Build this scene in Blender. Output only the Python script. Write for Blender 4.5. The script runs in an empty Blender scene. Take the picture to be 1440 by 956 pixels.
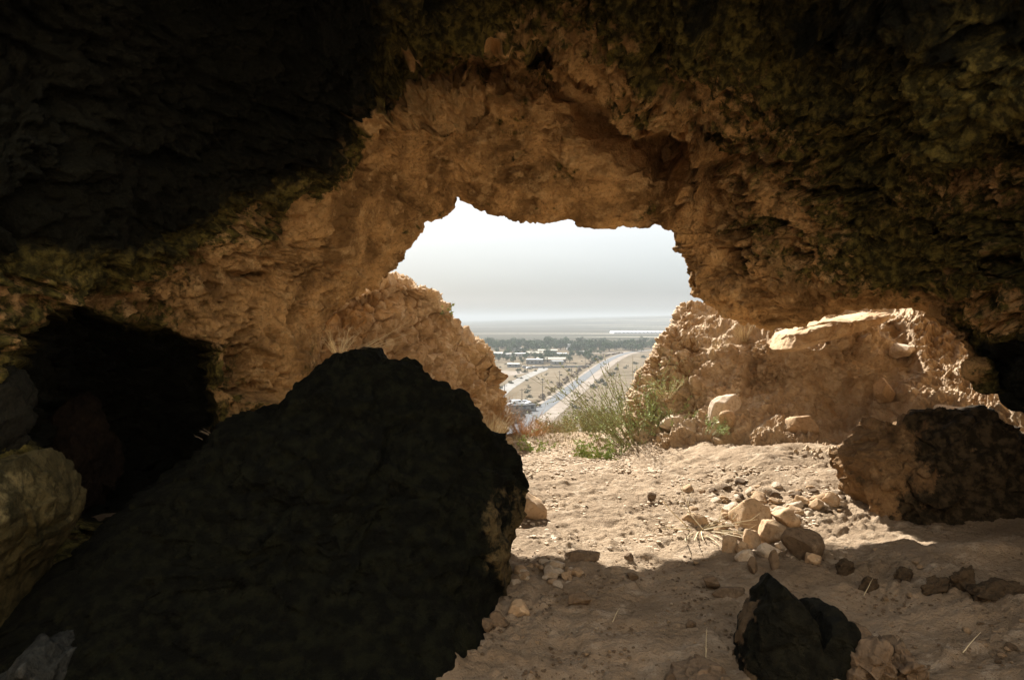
import bpy, math, random
import numpy as np

# ------------------------------------------------------------------ scene, camera, light
scene = bpy.context.scene
COL = scene.collection
PI = math.pi
R = math.radians

F = 960.0                       # focal length in pixels of a 1440 wide frame (24 mm lens)
PITCH = math.atan(31.0 / F)     # camera looks slightly down
EYE = np.array([0.0, 0.0, 1.5])

cam_data = bpy.data.cameras.new("camera")
cam_data.lens = 24.0
cam_data.sensor_width = 36.0
cam_data.clip_start = 0.05
cam_data.clip_end = 60000.0
cam = bpy.data.objects.new("camera", cam_data)
cam.location = EYE
cam.rotation_euler = (PI / 2 - PITCH, 0, 0)
COL.objects.link(cam)
scene.camera = cam

SUN_ELEV = R(36.5)
SUN_AZ = R(19.0)                # to the left of straight ahead
SUN_DIR = np.array([-math.sin(SUN_AZ) * math.cos(SUN_ELEV), math.cos(SUN_AZ) * math.cos(SUN_ELEV), math.sin(SUN_ELEV)])

world = bpy.data.worlds.new("World")
scene.world = world
world.use_nodes = True
wt = world.node_tree
wt.nodes.clear()
w_out = wt.nodes.new("ShaderNodeOutputWorld")
w_bg = wt.nodes.new("ShaderNodeBackground")
w_sky = wt.nodes.new("ShaderNodeTexSky")
w_sky.sky_type = 'NISHITA'
w_sky.sun_disc = False
w_sky.sun_elevation = SUN_ELEV
w_sky.sun_rotation = -SUN_AZ
w_sky.air_density = 1.0
w_sky.dust_density = 2.0
w_sky.ozone_density = 1.0
# thin high cloud: pale grey veil with a darker bank lying low over the horizon
w_geo = wt.nodes.new("ShaderNodeTexCoord")
w_map = wt.nodes.new("ShaderNodeMapping")
w_map.inputs['Scale'].default_value = (1.0, 1.0, 5.0)
w_noise = wt.nodes.new("ShaderNodeTexNoise")
w_noise.inputs['Scale'].default_value = 2.2
w_noise.inputs['Detail'].default_value = 4.0
w_sep = wt.nodes.new("ShaderNodeSeparateXYZ")
w_add = wt.nodes.new("ShaderNodeMath"); w_add.operation = 'MULTIPLY_ADD'
w_add.inputs[1].default_value = 0.05; 
w_ramp = wt.nodes.new("ShaderNodeValToRGB")
SKY_STOPS = [(0.0, (2.4, 2.65, 2.85)), (0.022, (3.2, 3.5, 3.75)), (0.030, (2.9, 3.25, 3.55)), (0.055, (3.7, 4.1, 4.4)), (0.090, (5.1, 5.45, 5.65)), (0.15, (7.1, 7.4, 7.55)), (1.0, (7.8, 7.95, 8.0))]
el = w_ramp.color_ramp.elements
while len(el) < len(SKY_STOPS):
    el.new(0.5)
for e, (p, c) in zip(el, SKY_STOPS):
    e.position = p
    e.color = (*[v * 0.87 / 8.0 for v in c], 1)
w_mul = wt.nodes.new("ShaderNodeMix"); w_mul.data_type = 'RGBA'; w_mul.blend_type = 'MULTIPLY'
w_mul.inputs[0].default_value = 1.0
w_mul.inputs[7].default_value = (8.0, 8.0, 8.0, 1)
w_mix = wt.nodes.new("ShaderNodeMix"); w_mix.data_type = 'RGBA'
w_mix.inputs[0].default_value = 0.85
L = wt.links.new
L(w_geo.outputs['Generated'], w_map.inputs['Vector'])
L(w_map.outputs['Vector'], w_noise.inputs['Vector'])
L(w_geo.outputs['Generated'], w_sep.inputs['Vector'])
L(w_noise.outputs['Fac'], w_add.inputs[0])
L(w_sep.outputs['Z'], w_add.inputs[2])
w_sub = wt.nodes.new("ShaderNodeMath"); w_sub.operation = 'SUBTRACT'; w_sub.inputs[1].default_value = 0.025
L(w_add.outputs[0], w_sub.inputs[0])
L(w_sub.outputs[0], w_ramp.inputs['Fac'])
L(w_ramp.outputs['Color'], w_mul.inputs[6])
L(w_sky.outputs['Color'], w_mix.inputs[6])
L(w_mul.outputs[2], w_mix.inputs[7])
L(w_mix.outputs[2], w_bg.inputs['Color'])
w_bg.inputs['Strength'].default_value = 0.05
L(w_bg.outputs[0], w_out.inputs['Surface'])

sun_data = bpy.data.lights.new("sun", 'SUN')
sun_data.energy = 5.0
sun_data.angle = R(0.7)
sun_data.color = (1.0, 0.965, 0.90)
sun = bpy.data.objects.new("sun", sun_data)
from mathutils import Vector, Matrix
sun.rotation_euler = Vector(SUN_DIR).to_track_quat('Z', 'Y').to_euler()
sun.location = (0, 0, 50)
COL.objects.link(sun)

vs = scene.view_settings
vs.view_transform = 'Standard'
vs.look = 'None'
vs.gamma = 1.0
vs.use_curve_mapping = False
vs.exposure = 1.7

scene.render.engine = 'CYCLES'
cy = scene.cycles
cy.max_bounces = 12
cy.diffuse_bounces = 8
cy.glossy_bounces = 2
cy.transmission_bounces = 2
cy.transparent_max_bounces = 6
cy.volume_bounces = 1
cy.use_denoising = True
cy.sample_clamp_indirect = 8.0
cy.caustics_reflective = False
cy.caustics_refractive = False

# ------------------------------------------------------------------ numpy noise
def _hash(ix, iy, iz, seed):
    U = np.uint32
    with np.errstate(over='ignore'):
        h = ix.astype(U) * U(374761393) + iy.astype(U) * U(668265263) + iz.astype(U) * U(2147483647) + U((seed * 974634777) & 0xffffffff)
        h = (h ^ (h >> U(13))) * U(1274126177)
        h = (h ^ (h >> U(16))) * U(2246822519)
    return h ^ (h >> U(15))

_g = np.random.RandomState(7).normal(size=(256, 3))
_g /= np.linalg.norm(_g, axis=1)[:, None]
_g = _g.astype(np.float32)

def perlin(p, seed=0):
    i = np.floor(p)
    f = (p - i).astype(np.float32)
    i = i.astype(np.int32)
    u = f * f * f * (f * (f * 6 - 15) + 10)
    out = np.zeros(len(p), np.float32)
    for dx in (0, 1):
        wx = u[:, 0] if dx else 1 - u[:, 0]
        for dy in (0, 1):
            wy = u[:, 1] if dy else 1 - u[:, 1]
            for dz in (0, 1):
                wz = u[:, 2] if dz else 1 - u[:, 2]
                g = _g[_hash(i[:, 0] + dx, i[:, 1] + dy, i[:, 2] + dz, seed) & 255]
                d = g[:, 0] * (f[:, 0] - dx) + g[:, 1] * (f[:, 1] - dy) + g[:, 2] * (f[:, 2] - dz)
                out += wx * wy * wz * d
    return out * 1.6

def fbm(p, octaves=4, seed=0, gain=0.5, lac=2.03):
    a, s, out = 1.0, 1.0, np.zeros(len(p))
    for k in range(octaves):
        out += a * perlin(p * s, seed + k * 17)
        a *= gain; s *= lac
    return out

def ridged(p, octaves=4, seed=0, gain=0.5, lac=2.1):
    a, s, out = 1.0, 1.0, np.zeros(len(p))
    for k in range(octaves):
        out += a * (1 - 2 * np.abs(perlin(p * s, seed + k * 31)))
        a *= gain; s *= lac
    return out

def worley(p, seed=0, jitter=0.9):
    """F1, F2 and a random number per cell."""
    i = np.floor(p).astype(np.int32)
    n = len(p)
    fr = (p - i).astype(np.float32)
    f1 = np.full(n, 81, np.float32); f2 = np.full(n, 81, np.float32); rnd = np.zeros(n, np.float32)
    for dx in (-1, 0, 1):
        for dy in (-1, 0, 1):
            for dz in (-1, 0, 1):
                h = _hash(i[:, 0] + dx, i[:, 1] + dy, i[:, 2] + dz, seed)
                k = np.float32(jitter / 1023.0)
                ax = (h & 1023) * k + np.float32(dx + 0.5 - jitter / 2) - fr[:, 0]
                ay = ((h >> 10) & 1023) * k + np.float32(dy + 0.5 - jitter / 2) - fr[:, 1]
                az = ((h >> 20) & 1023) * k + np.float32(dz + 0.5 - jitter / 2) - fr[:, 2]
                d = ax * ax + ay * ay + az * az
                near = d < f1
                f2 = np.where(near, f1, np.minimum(f2, d))
                rnd = np.where(near, ((h >> 5) & 4095) / np.float32(4095.0), rnd)
                f1 = np.where(near, d, f1)
    return np.sqrt(f1), np.sqrt(f2), rnd

def facets(p, seed=0, tilt=1.0, gap=0.10):
    """Broken rock: every cell is a flat face of its own height and tilt."""
    i = np.floor(p).astype(np.int32)
    fr = (p - i).astype(np.float32)
    n = len(p)
    f1 = np.full(n, 81, np.float32); f2 = np.full(n, 81, np.float32); val = np.zeros(n, np.float32)
    for dx in (-1, 0, 1):
        for dy in (-1, 0, 1):
            for dz in (-1, 0, 1):
                h = _hash(i[:, 0] + dx, i[:, 1] + dy, i[:, 2] + dz, seed)
                k = np.float32(0.92 / 1023.0)
                ax = (h & 1023) * k + np.float32(dx + 0.04) - fr[:, 0]
                ay = ((h >> 10) & 1023) * k + np.float32(dy + 0.04) - fr[:, 1]
                az = ((h >> 20) & 1023) * k + np.float32(dz + 0.04) - fr[:, 2]
                d = ax * ax + ay * ay + az * az
                g = _g[(h >> 7) & 255]
                near = d < f1
                f2 = np.where(near, f1, np.minimum(f2, d))
                val = np.where(near, ((h >> 3) & 1023) / np.float32(1023.0) - 0.5 + tilt * (g[:, 0] * ax + g[:, 1] * ay + g[:, 2] * az), val)
                f1 = np.where(near, d, f1)
    return val * sstep(0.0, gap, np.sqrt(f2) - np.sqrt(f1))

def sstep(a, b, x):
    t = np.clip((x - a) / (b - a), 0, 1)
    return t * t * (3 - 2 * t)

# ------------------------------------------------------------------ picture <-> place
_cp, _sp = math.cos(PITCH), math.sin(PITCH)

def P(px, py, Y):
    """The point at depth Y (metres in front of the eye) seen at a pixel of the 1440x956 photograph."""
    a = (px - 720.0) / F
    b = -(py - 478.0) / F
    d = np.array([a, _cp + b * _sp, -_sp + b * _cp])
    return EYE + d * (Y / d[1])

def G(px, py, z=0.0):
    """The point on the level z seen at a pixel."""
    a = (px - 720.0) / F
    b = -(py - 478.0) / F
    d = np.array([a, _cp + b * _sp, -_sp + b * _cp])
    return EYE + d * ((z - EYE[2]) / d[2])

def proj(v):
    """Pixels of points (n,3)."""
    q = v - EYE
    depth = q[:, 1] * _cp - q[:, 2] * _sp
    up = q[:, 1] * _sp + q[:, 2] * _cp
    depth = np.where(depth < 0.05, 0.05, depth)
    return 720.0 + F * q[:, 0] / depth, 478.0 - F * up / depth

# ------------------------------------------------------------------ mesh helpers
def mesh_np(name, verts, faces, smooth=True, attrs=None):
    me = bpy.data.meshes.new(name)
    verts = np.asarray(verts, dtype=np.float32)
    me.vertices.add(len(verts))
    me.vertices.foreach_set('co', verts.ravel())
    if isinstance(faces, np.ndarray):
        k = faces.shape[1]
        me.loops.add(faces.size)
        me.loops.foreach_set('vertex_index', faces.astype(np.int32).ravel())
        me.polygons.add(len(faces))
        me.polygons.foreach_set('loop_start', np.arange(0, faces.size, k, dtype=np.int32))
        me.polygons.foreach_set('loop_total', np.full(len(faces), k, dtype=np.int32))
    else:
        tot = np.array([len(f) for f in faces], dtype=np.int32)
        flat = np.concatenate([np.asarray(f, dtype=np.int32) for f in faces]) if len(faces) else np.zeros(0, np.int32)
        me.loops.add(len(flat))
        me.loops.foreach_set('vertex_index', flat)
        me.polygons.add(len(tot))
        me.polygons.foreach_set('loop_start', np.concatenate([[0], np.cumsum(tot)[:-1]]).astype(np.int32))
        me.polygons.foreach_set('loop_total', tot)
    me.polygons.foreach_set('use_smooth', np.full(len(me.polygons), smooth, dtype=bool))
    for k, a in (attrs or {}).items():
        at = me.attributes.new(k, 'FLOAT', 'POINT')
        at.data.foreach_set('value', np.asarray(a, dtype=np.float32))
    me.update(calc_edges=True)
    return me

def link(name, me, mat=None, parent=None, loc=None, rot=None):
    o = bpy.data.objects.new(name, me)
    COL.objects.link(o)
    if mat is not None and me is not None:
        if len(me.materials) == 0:
            me.materials.append(mat)
    if parent is not None:
        o.parent = parent
    if loc is not None:
        o.location = [float(v) for v in loc]
    if rot is not None:
        o.rotation_euler = rot
    return o

def tag(o, label, cat, group=None, kind=None):
    o['label'] = label
    o['category'] = cat
    if group: o['group'] = group
    if kind: o['kind'] = kind
    return o

def empty(name, loc, rotz=0.0):
    o = bpy.data.objects.new(name, None)
    o.empty_display_size = 0.1
    COL.objects.link(o)
    o.location = [float(v) for v in loc]
    o.rotation_euler = (0, 0, rotz)
    return o

def grid_faces(nr, nc, flip=False):
    i = np.arange(nr * nc).reshape(nr, nc)
    a, b, c, d = i[:-1, :-1], i[:-1, 1:], i[1:, 1:], i[1:, :-1]
    f = np.stack([a, b, c, d], -1).reshape(-1, 4)
    return f[:, ::-1].copy() if flip else f

def _cr_matrix(n_ctrl, n_out, dens=None):
    """Catmull-Rom weights; DENS gives how many samples each span gets, relatively."""
    if dens is None:
        t = np.linspace(0, n_ctrl - 1, n_out)
    else:
        cum = np.concatenate([[0], np.cumsum(dens)]).astype(float)
        t = np.interp(np.linspace(0, cum[-1], n_out), cum, np.arange(n_ctrl))
    M = np.zeros((n_out, n_ctrl))
    k = np.minimum(t.astype(int), n_ctrl - 2)
    f = t - k
    w = [(-f + 2 * f**2 - f**3) / 2, (2 - 5 * f**2 + 3 * f**3) / 2, (f + 4 * f**2 - 3 * f**3) / 2, (-f**2 + f**3) / 2]
    for j in range(4):
        idx = np.clip(k + j - 1, 0, n_ctrl - 1)
        np.add.at(M, (np.arange(n_out), idx), w[j])
    return M

def patch(ctrl, nr, nc, dr=None, dc=None):
    ctrl = np.asarray(ctrl, dtype=float)
    Mr = _cr_matrix(ctrl.shape[0], nr, dr)
    Mc = _cr_matrix(ctrl.shape[1], nc, dc)
    return np.einsum('ri,ijk,cj->rck', Mr, ctrl, Mc)

def grid_normals(g):
    du = np.gradient(g, axis=1)
    dv = np.gradient(g, axis=0)
    n = np.cross(du, dv)
    n /= np.linalg.norm(n, axis=2, keepdims=True) + 1e-9
    return n

def poly_dist(px, py, poly):
    """Signed distance in pixels to a polygon: positive inside."""
    poly = np.asarray(poly, float)
    inside = np.zeros(len(px), bool)
    dmin = np.full(len(px), 1e9)
    n = len(poly)
    for i in range(n):
        x0, y0 = poly[i]; x1, y1 = poly[(i + 1) % n]
        c = ((y0 > py) != (y1 > py)) & (px < (x1 - x0) * (py - y0) / (y1 - y0 + 1e-12) + x0)
        inside ^= c
        ex, ey = x1 - x0, y1 - y0
        t = np.clip(((px - x0) * ex + (py - y0) * ey) / (ex * ex + ey * ey + 1e-9), 0, 1)
        dmin = np.minimum(dmin, np.hypot(px - x0 - t * ex, py - y0 - t * ey))
    return np.where(inside, dmin, -dmin)

def line_dist(px, py, pts):
    """Distance to an open polyline and the side (positive below/right-hand side)."""
    dmin = np.full(len(px), 1e9); side = np.zeros(len(px))
    for (x0, y0), (x1, y1) in zip(pts[:-1], pts[1:]):
        ex, ey = x1 - x0, y1 - y0
        t = np.clip(((px - x0) * ex + (py - y0) * ey) / (ex * ex + ey * ey + 1e-9), 0, 1)
        d = np.hypot(px - x0 - t * ex, py - y0 - t * ey)
        s = ex * (py - y0) - ey * (px - x0)
        side = np.where(d < dmin, s, side)
        dmin = np.minimum(dmin, d)
    return dmin, np.sign(side)

# ------------------------------------------------------------------ materials
class N:
    """Small helper for writing node materials."""
    def __init__(self, name, rough=0.95, spec=0.15):
        self.m = bpy.data.materials.new(name)
        self.m.use_nodes = True
        self.t = self.m.node_tree
        self.b = self.t.nodes['Principled BSDF']
        self.b.inputs['Roughness'].default_value = rough
        self.b.inputs['Specular IOR Level'].default_value = spec
        self.tc = self.t.nodes.new('ShaderNodeTexCoord')
    def n(self, kind): return self.t.nodes.new(kind)
    def l(self, a, b): self.t.links.new(a, b)
    def vec(self, scale=(1, 1, 1)):
        m = self.n('ShaderNodeMapping')
        m.inputs['Scale'].default_value = scale
        self.l(self.tc.outputs['Object'], m.inputs['Vector'])
        return m.outputs['Vector']
    def noise(self, scale, detail=4, rough=0.55, stretch=(1, 1, 1), lo=0.0, hi=1.0, dist=0.0):
        x = self.n('ShaderNodeTexNoise')
        x.inputs['Scale'].default_value = scale
        x.inputs['Detail'].default_value = detail
        x.inputs['Roughness'].default_value = rough
        x.inputs['Distortion'].default_value = dist
        self.l(self.vec(stretch), x.inputs['Vector'])
        return self.rng(x.outputs['Fac'], lo, hi) if (lo, hi) != (0.0, 1.0) else x.outputs['Fac']
    def voro(self, scale, feature='F1', stretch=(1, 1, 1), out='Distance', rand=1.0):
        x = self.n('ShaderNodeTexVoronoi')
        x.feature = feature
        x.inputs['Scale'].default_value = scale
        x.inputs['Randomness'].default_value = rand
        self.l(self.vec(stretch), x.inputs['Vector'])
        return x.outputs[out]
    def rng(self, s, lo, hi, a=0.0, b=1.0):
        r = self.n('ShaderNodeMapRange')
        r.interpolation_type = 'SMOOTHSTEP'
        r.inputs['From Min'].default_value = lo
        r.inputs['From Max'].default_value = hi
        r.inputs['To Min'].default_value = a
        r.inputs['To Max'].default_value = b
        self.l(s, r.inputs['Value'])
        return r.outputs['Result']
    def mix(self, f, a, b, mode='MIX'):
        m = self.n('ShaderNodeMix'); m.data_type = 'RGBA'; m.blend_type = mode
        for s, k in ((f, 0), (a, 6), (b, 7)):
            if isinstance(s, (int, float)): m.inputs[k].default_value = s
            elif isinstance(s, (tuple, list)): m.inputs[k].default_value = (*s, 1)
            else: self.l(s, m.inputs[k])
        return m.outputs[2]
    def math(self, op, a, b=0.0):
        m = self.n('ShaderNodeMath'); m.operation = op
        for s, k in ((a, 0), (b, 1)):
            if isinstance(s, (int, float)): m.inputs[k].default_value = s
            else: self.l(s, m.inputs[k])
        return m.outputs[0]
    def attr(self, name):
        a = self.n('ShaderNodeAttribute'); a.attribute_name = name
        return a.outputs['Fac']
    def color(self, s):
        if isinstance(s, (tuple, list)): self.b.inputs['Base Color'].default_value = (*s, 1)
        else: self.l(s, self.b.inputs['Base Color'])
    def bump(self, h, dist=0.02, strength=1.0):
        b = self.n('ShaderNodeBump')
        b.inputs['Distance'].default_value = dist
        b.inputs['Strength'].default_value = strength
        self.l(h, b.inputs['Height'])
        self.l(b.outputs['Normal'], self.b.inputs['Normal'])

def plain_mat(name, col, rough=0.9, spec=0.2, var=0.15, scale=3.0, alt=None):
    m = N(name, rough, spec)
    c2 = alt or tuple(v * (1 - var * 2) for v in col)
    m.color(m.mix(m.noise(scale, 4, 0.6, lo=0.35, hi=0.65), col, c2))
    return m.m

def rock_mat(name, base, dark, pale, moss_shade=None, grain=60.0, bump=0.012, spec=0.12, rough=0.95, cell=9.0):
    """Weathered limestone: three rock colours in patches, pores, optional algae, earth and painted shade by the attribute «moss», pale chips by «pale»."""
    m = N(name, rough, spec)
    c = m.mix(m.noise(2.3, 5, 0.62, lo=0.38, hi=0.62), base, dark)
    c = m.mix(m.math('MULTIPLY', m.noise(7.0, 6, 0.65, lo=0.52, hi=0.72), 0.7), c, pale)
    c = m.mix(m.math('MULTIPLY', m.noise(38.0, 4, 0.7, lo=0.48, hi=0.70), 0.55), c, tuple(v * 0.45 for v in dark))
    if moss_shade:
        f = m.attr('moss_shade')
        br = m.noise(9.0, 5, 0.7, lo=0.2, hi=0.8)
        mm = m.mix(m.noise(17.0, 4, 0.6, lo=0.4, hi=0.65), moss_shade[0], moss_shade[1])
        f2 = m.rng(m.math('ADD', f, m.math('MULTIPLY', m.math('SUBTRACT', br, 0.5), 0.7)), 0.36, 0.66)
        c = m.mix(f2, c, mm)
        if len(moss_shade) > 2:
            c = m.mix(m.rng(m.math('ADD', f, m.math('MULTIPLY', m.math('SUBTRACT', br, 0.5), 0.35)), 0.85, 1.40), c, moss_shade[2])
        c = m.mix(m.attr('pale'), c, m.mix(m.noise(25, 3, lo=0.3, hi=0.7), pale, base))
    m.color(c)
    h = m.math('ADD', m.noise(grain, 5, 0.7), m.math('MULTIPLY', m.noise(grain * 0.25, 5, 0.65), 1.6))
    h = m.math('ADD', h, m.math('MULTIPLY', m.voro(cell, 'DISTANCE_TO_EDGE'), 1.2))
    m.bump(h, bump, 0.9)
    return m.m
# ------------------------------------------------------------------ the cave
ORANGE = (0.46, 0.275, 0.125); BROWN = (0.27, 0.155, 0.075); CREAM = (0.60, 0.43, 0.25)
M_CEIL = rock_mat('cave_rock', (0.62, 0.38, 0.165), (0.25, 0.145, 0.06), (0.80, 0.56, 0.29), moss_shade=((0.042, 0.036, 0.012), (0.175, 0.14, 0.038), (0.010, 0.010, 0.006)), grain=38, bump=0.03)
M_BOUNCEWALL = rock_mat('bounce_wall_rock', (0.72, 0.61, 0.47), (0.62, 0.51, 0.38), (0.78, 0.69, 0.57), grain=45, bump=0.02)  # kept pale so the added wall throws light back
M_BANK = rock_mat('rubble_rock', (0.48, 0.34, 0.20), (0.36, 0.235, 0.125), (0.63, 0.495, 0.34), moss_shade=((0.26, 0.155, 0.075), (0.36, 0.22, 0.11)), grain=70, bump=0.008)
M_TALUS = rock_mat('earth_slope', (0.51, 0.375, 0.24), (0.39, 0.265, 0.155), (0.66, 0.54, 0.395), moss_shade=((0.28, 0.175, 0.09), (0.38, 0.245, 0.13)), grain=80, bump=0.01)
M_DARKROCK = rock_mat('unlit_rock', (0.028, 0.027, 0.016), (0.014, 0.013, 0.008), (0.05, 0.045, 0.026), grain=40, bump=0.02, spec=0.1)  # darkness of unlit rock put into the colour
M_BOULDER = rock_mat('boulder_rock', (0.10, 0.07, 0.04), (0.045, 0.034, 0.02), (0.20, 0.14, 0.08), grain=45, bump=0.02)
M_STONE = rock_mat('loose_stone', (0.50, 0.34, 0.20), (0.38, 0.25, 0.14), (0.62, 0.48, 0.33), grain=90, bump=0.004, cell=14)
M_STONE_PALE = rock_mat('pale_stone', (0.62, 0.50, 0.37), (0.50, 0.38, 0.26), (0.72, 0.62, 0.50), grain=90, bump=0.004, cell=14)
M_STONE_SHADE = rock_mat('shade_stone', (0.085, 0.058, 0.034), (0.05, 0.034, 0.02), (0.15, 0.10, 0.06), grain=70, bump=0.008, cell=14)  # backlit stones: their shade put into a darker colour
M_STONE_DARK = rock_mat('brown_stone', (0.20, 0.135, 0.083), (0.12, 0.08, 0.048), (0.31, 0.22, 0.14), grain=80, bump=0.006, cell=14)

def W(x, y, z): return np.array([x, y, z], float)
def Pn(lst): return [P(*p) if len(p) == 3 and not isinstance(p, np.ndarray) else p for p in lst]

LIP = Pn([W(-1.75, 6.3, -0.4), (462, 640, 6.2), (450, 540, 6.25), (450, 478, 6.4), (474, 434, 6.6), (545, 392, 7.0), (572, 356, 7.1), (602, 318, 7.2),
          (634, 300, 7.45), (643, 279, 7.6), (668, 292, 7.6), (705, 306, 7.6), (748, 316, 7.6), (800, 310, 7.55), (828, 323, 7.5), (885, 322, 7.4), (941, 326, 7.2),
          (953, 356, 7.1), (968, 380, 7.0), (972, 416, 6.9), (1040, 458, 6.7), (1110, 462, 6.5), (1200, 441, 6.3), (1275, 438, 6.0), (1340, 470, 5.6),
          (1390, 520, 5.2), (1436, 588, 4.9), W(5.6, 4.8, -0.4)])
R3 = Pn([W(-2.0, 5.8, -0.4), (400, 650, 5.8), (395, 570, 5.75), (400, 490, 5.8), (420, 420, 6.0), (500, 350, 6.4), (530, 300, 6.55), (560, 268, 6.7),
         (600, 262, 7.0), (632, 250, 7.1), (668, 258, 7.15), (705, 264, 7.2), (745, 266, 7.2), (800, 264, 7.15), (835, 270, 7.1), (895, 272, 7.0), (966, 290, 6.7),
         (990, 320, 6.6), (1012, 350, 6.5), (1030, 395, 6.4), (1075, 418, 6.2), (1130, 420, 6.0), (1205, 402, 5.8), (1285, 402, 5.5), (1370, 436, 5.1),
         (1428, 475, 4.8), (1490, 530, 4.5), W(5.3, 4.3, -0.4)])
R4 = Pn([W(-2.35, 5.1, -0.4), (290, 690, 5.1), (272, 590, 5.1), (290, 480, 5.2), (340, 388, 5.4), (420, 290, 5.7), (470, 222, 5.8), (515, 185, 5.95),
         (565, 172, 6.2), (615, 165, 6.4), (665, 165, 6.6), (712, 165, 6.7), (758, 165, 6.7), (812, 168, 6.6), (862, 180, 6.5), (920, 198, 6.3), (1008, 215, 6.05),
         (1045, 245, 6.0), (1085, 285, 5.9), (1115, 340, 5.8), (1155, 355, 5.6), (1195, 345, 5.4), (1260, 332, 5.2), (1340, 342, 4.9), (1430, 392, 4.4),
         (1500, 432, 4.1), (1570, 472, 3.9), W(5.0, 3.6, -0.4)])
R5 = Pn([W(-2.65, 4.2, -0.4), (130, 720, 4.2), (110, 600, 4.2), (120, 460, 4.3), (200, 330, 4.5), (310, 200, 4.7), (390, 120, 4.9), (460, 80, 5.05),
         (530, 60, 5.2), (590, 52, 5.3), (650, 50, 5.4), (715, 50, 5.45), (780, 55, 5.45), (845, 72, 5.4), (910, 95, 5.35), (985, 112, 5.25), (1082, 132, 5.1),
         (1130, 158, 5.05), (1175, 195, 5.0), (1220, 255, 4.95), (1260, 272, 4.85), (1300, 258, 4.7), (1360, 242, 4.5), (1440, 244, 4.2), (1540, 300, 3.8),
         (1620, 370, 3.5), (1700, 450, 3.3), W(4.7, 2.9, -0.4)])
R6 = Pn([W(-2.75, 3.2, -0.4), (-60, 760, 3.2), (-80, 600, 3.2), (-60, 440, 3.3), (40, 240, 3.5), (170, 70, 3.7), (290, -20, 3.9), (390, -60, 4.0),
         (490, -80, 4.1), (570, -88, 4.15), (650, -92, 4.2), (730, -92, 4.2), (810, -85, 4.2), (890, -68, 4.2), (970, -48, 4.15), (1062, -20, 4.1), (1180, 12, 4.0),
         (1240, 40, 3.95), (1300, 75, 3.9), (1360, 122, 3.8), (1400, 142, 3.7), (1450, 124, 3.6), (1520, 94, 3.4), (1600, 104, 3.2), (1720, 182, 2.8),
         (1800, 282, 2.6), (1900, 422, 2.5), W(4.4, 2.1, -0.4)])
_xz = [(-2.9, -.4), (-3.0, .5), (-3.05, 1.1), (-3.0, 1.7), (-2.9, 2.3), (-2.5, 2.9), (-2.1, 3.15), (-1.75, 3.3), (-1.4, 3.4), (-1.05, 3.45), (-.7, 3.5), (-.35, 3.5), (0, 3.5), (.35, 3.5),
       (.75, 3.5), (1.2, 3.48), (1.7, 3.42), (2.05, 3.35), (2.35, 3.28), (2.65, 3.18), (2.9, 3.05), (3.2, 2.85), (3.5, 2.6), (3.75, 2.25), (3.95, 1.75), (4.1, 1.1), (4.2, .5), (4.2, -.4)]
R7 = [W(x, (2.0 if k < 4 or k > 23 else 3.2), z) for k, (x, z) in enumerate(_xz)]
R8 = [W(x * 1.03, (-0.5 if k < 4 or k > 23 else 2.9), z) for k, (x, z) in enumerate(_xz)]  # roof stops short here, an added opening for fill light
NCOL = len(LIP)
# outside: the lip turns back and up into the cliff above the mouth
R1, R0 = [], []
for k, p in enumerate(LIP):
    if k <= 4:
        R1.append(p + W(-0.35, 0.35, 0.02)); R0.append(W(-10.0, 9.0, [-1.5, 0.5, 2, 3.5, 5][k]))
    elif k <= 7:
        R1.append(p + W(-0.15, 0.30, 0.25)); R0.append(W([-8, -6.5, -5][k - 5], 8.6, [7, 9, 10][k - 5]))
    elif k <= 18:
        R1.append(p + W(0.0, 0.25, 0.35)); R0.append(p + W(0.0, 1.0, 2.6))
    elif k <= 26:
        R1.append(p + W(0.05, 0.35, 0.35)); R0.append(p + W(0.35 * (k - 18), 1.4, 3.4))
    else:
        R1.append(p + W(0.6, 0.5, 0.0)); R0.append(W(11, 8, -1.5))
RM = [r1 + (r1 - p) * 1.1 + (r0 - r1) * 0.06 for p, r1, r0 in zip(LIP, R1, R0)]
ctrl = np.array([R0, RM, R1, LIP, R3, R4, R5, R6, R7, R8])
NR, NC = 620, 1000
DR = [0.2, 0.15, 0.25, 0.8, 1.1, 1.2, 1.2, 0.6, 0.25]
LIPROW = sum(DR[:3]) / sum(DR)
g = patch(ctrl, NR, NC, dr=DR,
          dc=[.5, .6, .7, .6, .8, .8, .6, .6, .5, .4, .4, .5, .5, .5, .5, .6, .6, .5, .5, .6, .8, .8, .9, .9, .9, .7, .5])
nrm = grid_normals(g)
v = g.reshape(-1, 3); nn = nrm.reshape(-1, 3)
view = v - EYE; view /= np.linalg.norm(view, axis=1)[:, None]
flipn = (nn * view).sum(1).mean() > 0
if flipn: nn = -nn                        # normals now face the cave
px, py = proj(v)
rowi = np.repeat(np.arange(NR), NC) / NR
front = (v[:, 1] > 1.0).astype(float)
inner = sstep(0.06, 0.16, rowi)           # 0 on the outside of the mouth
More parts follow.
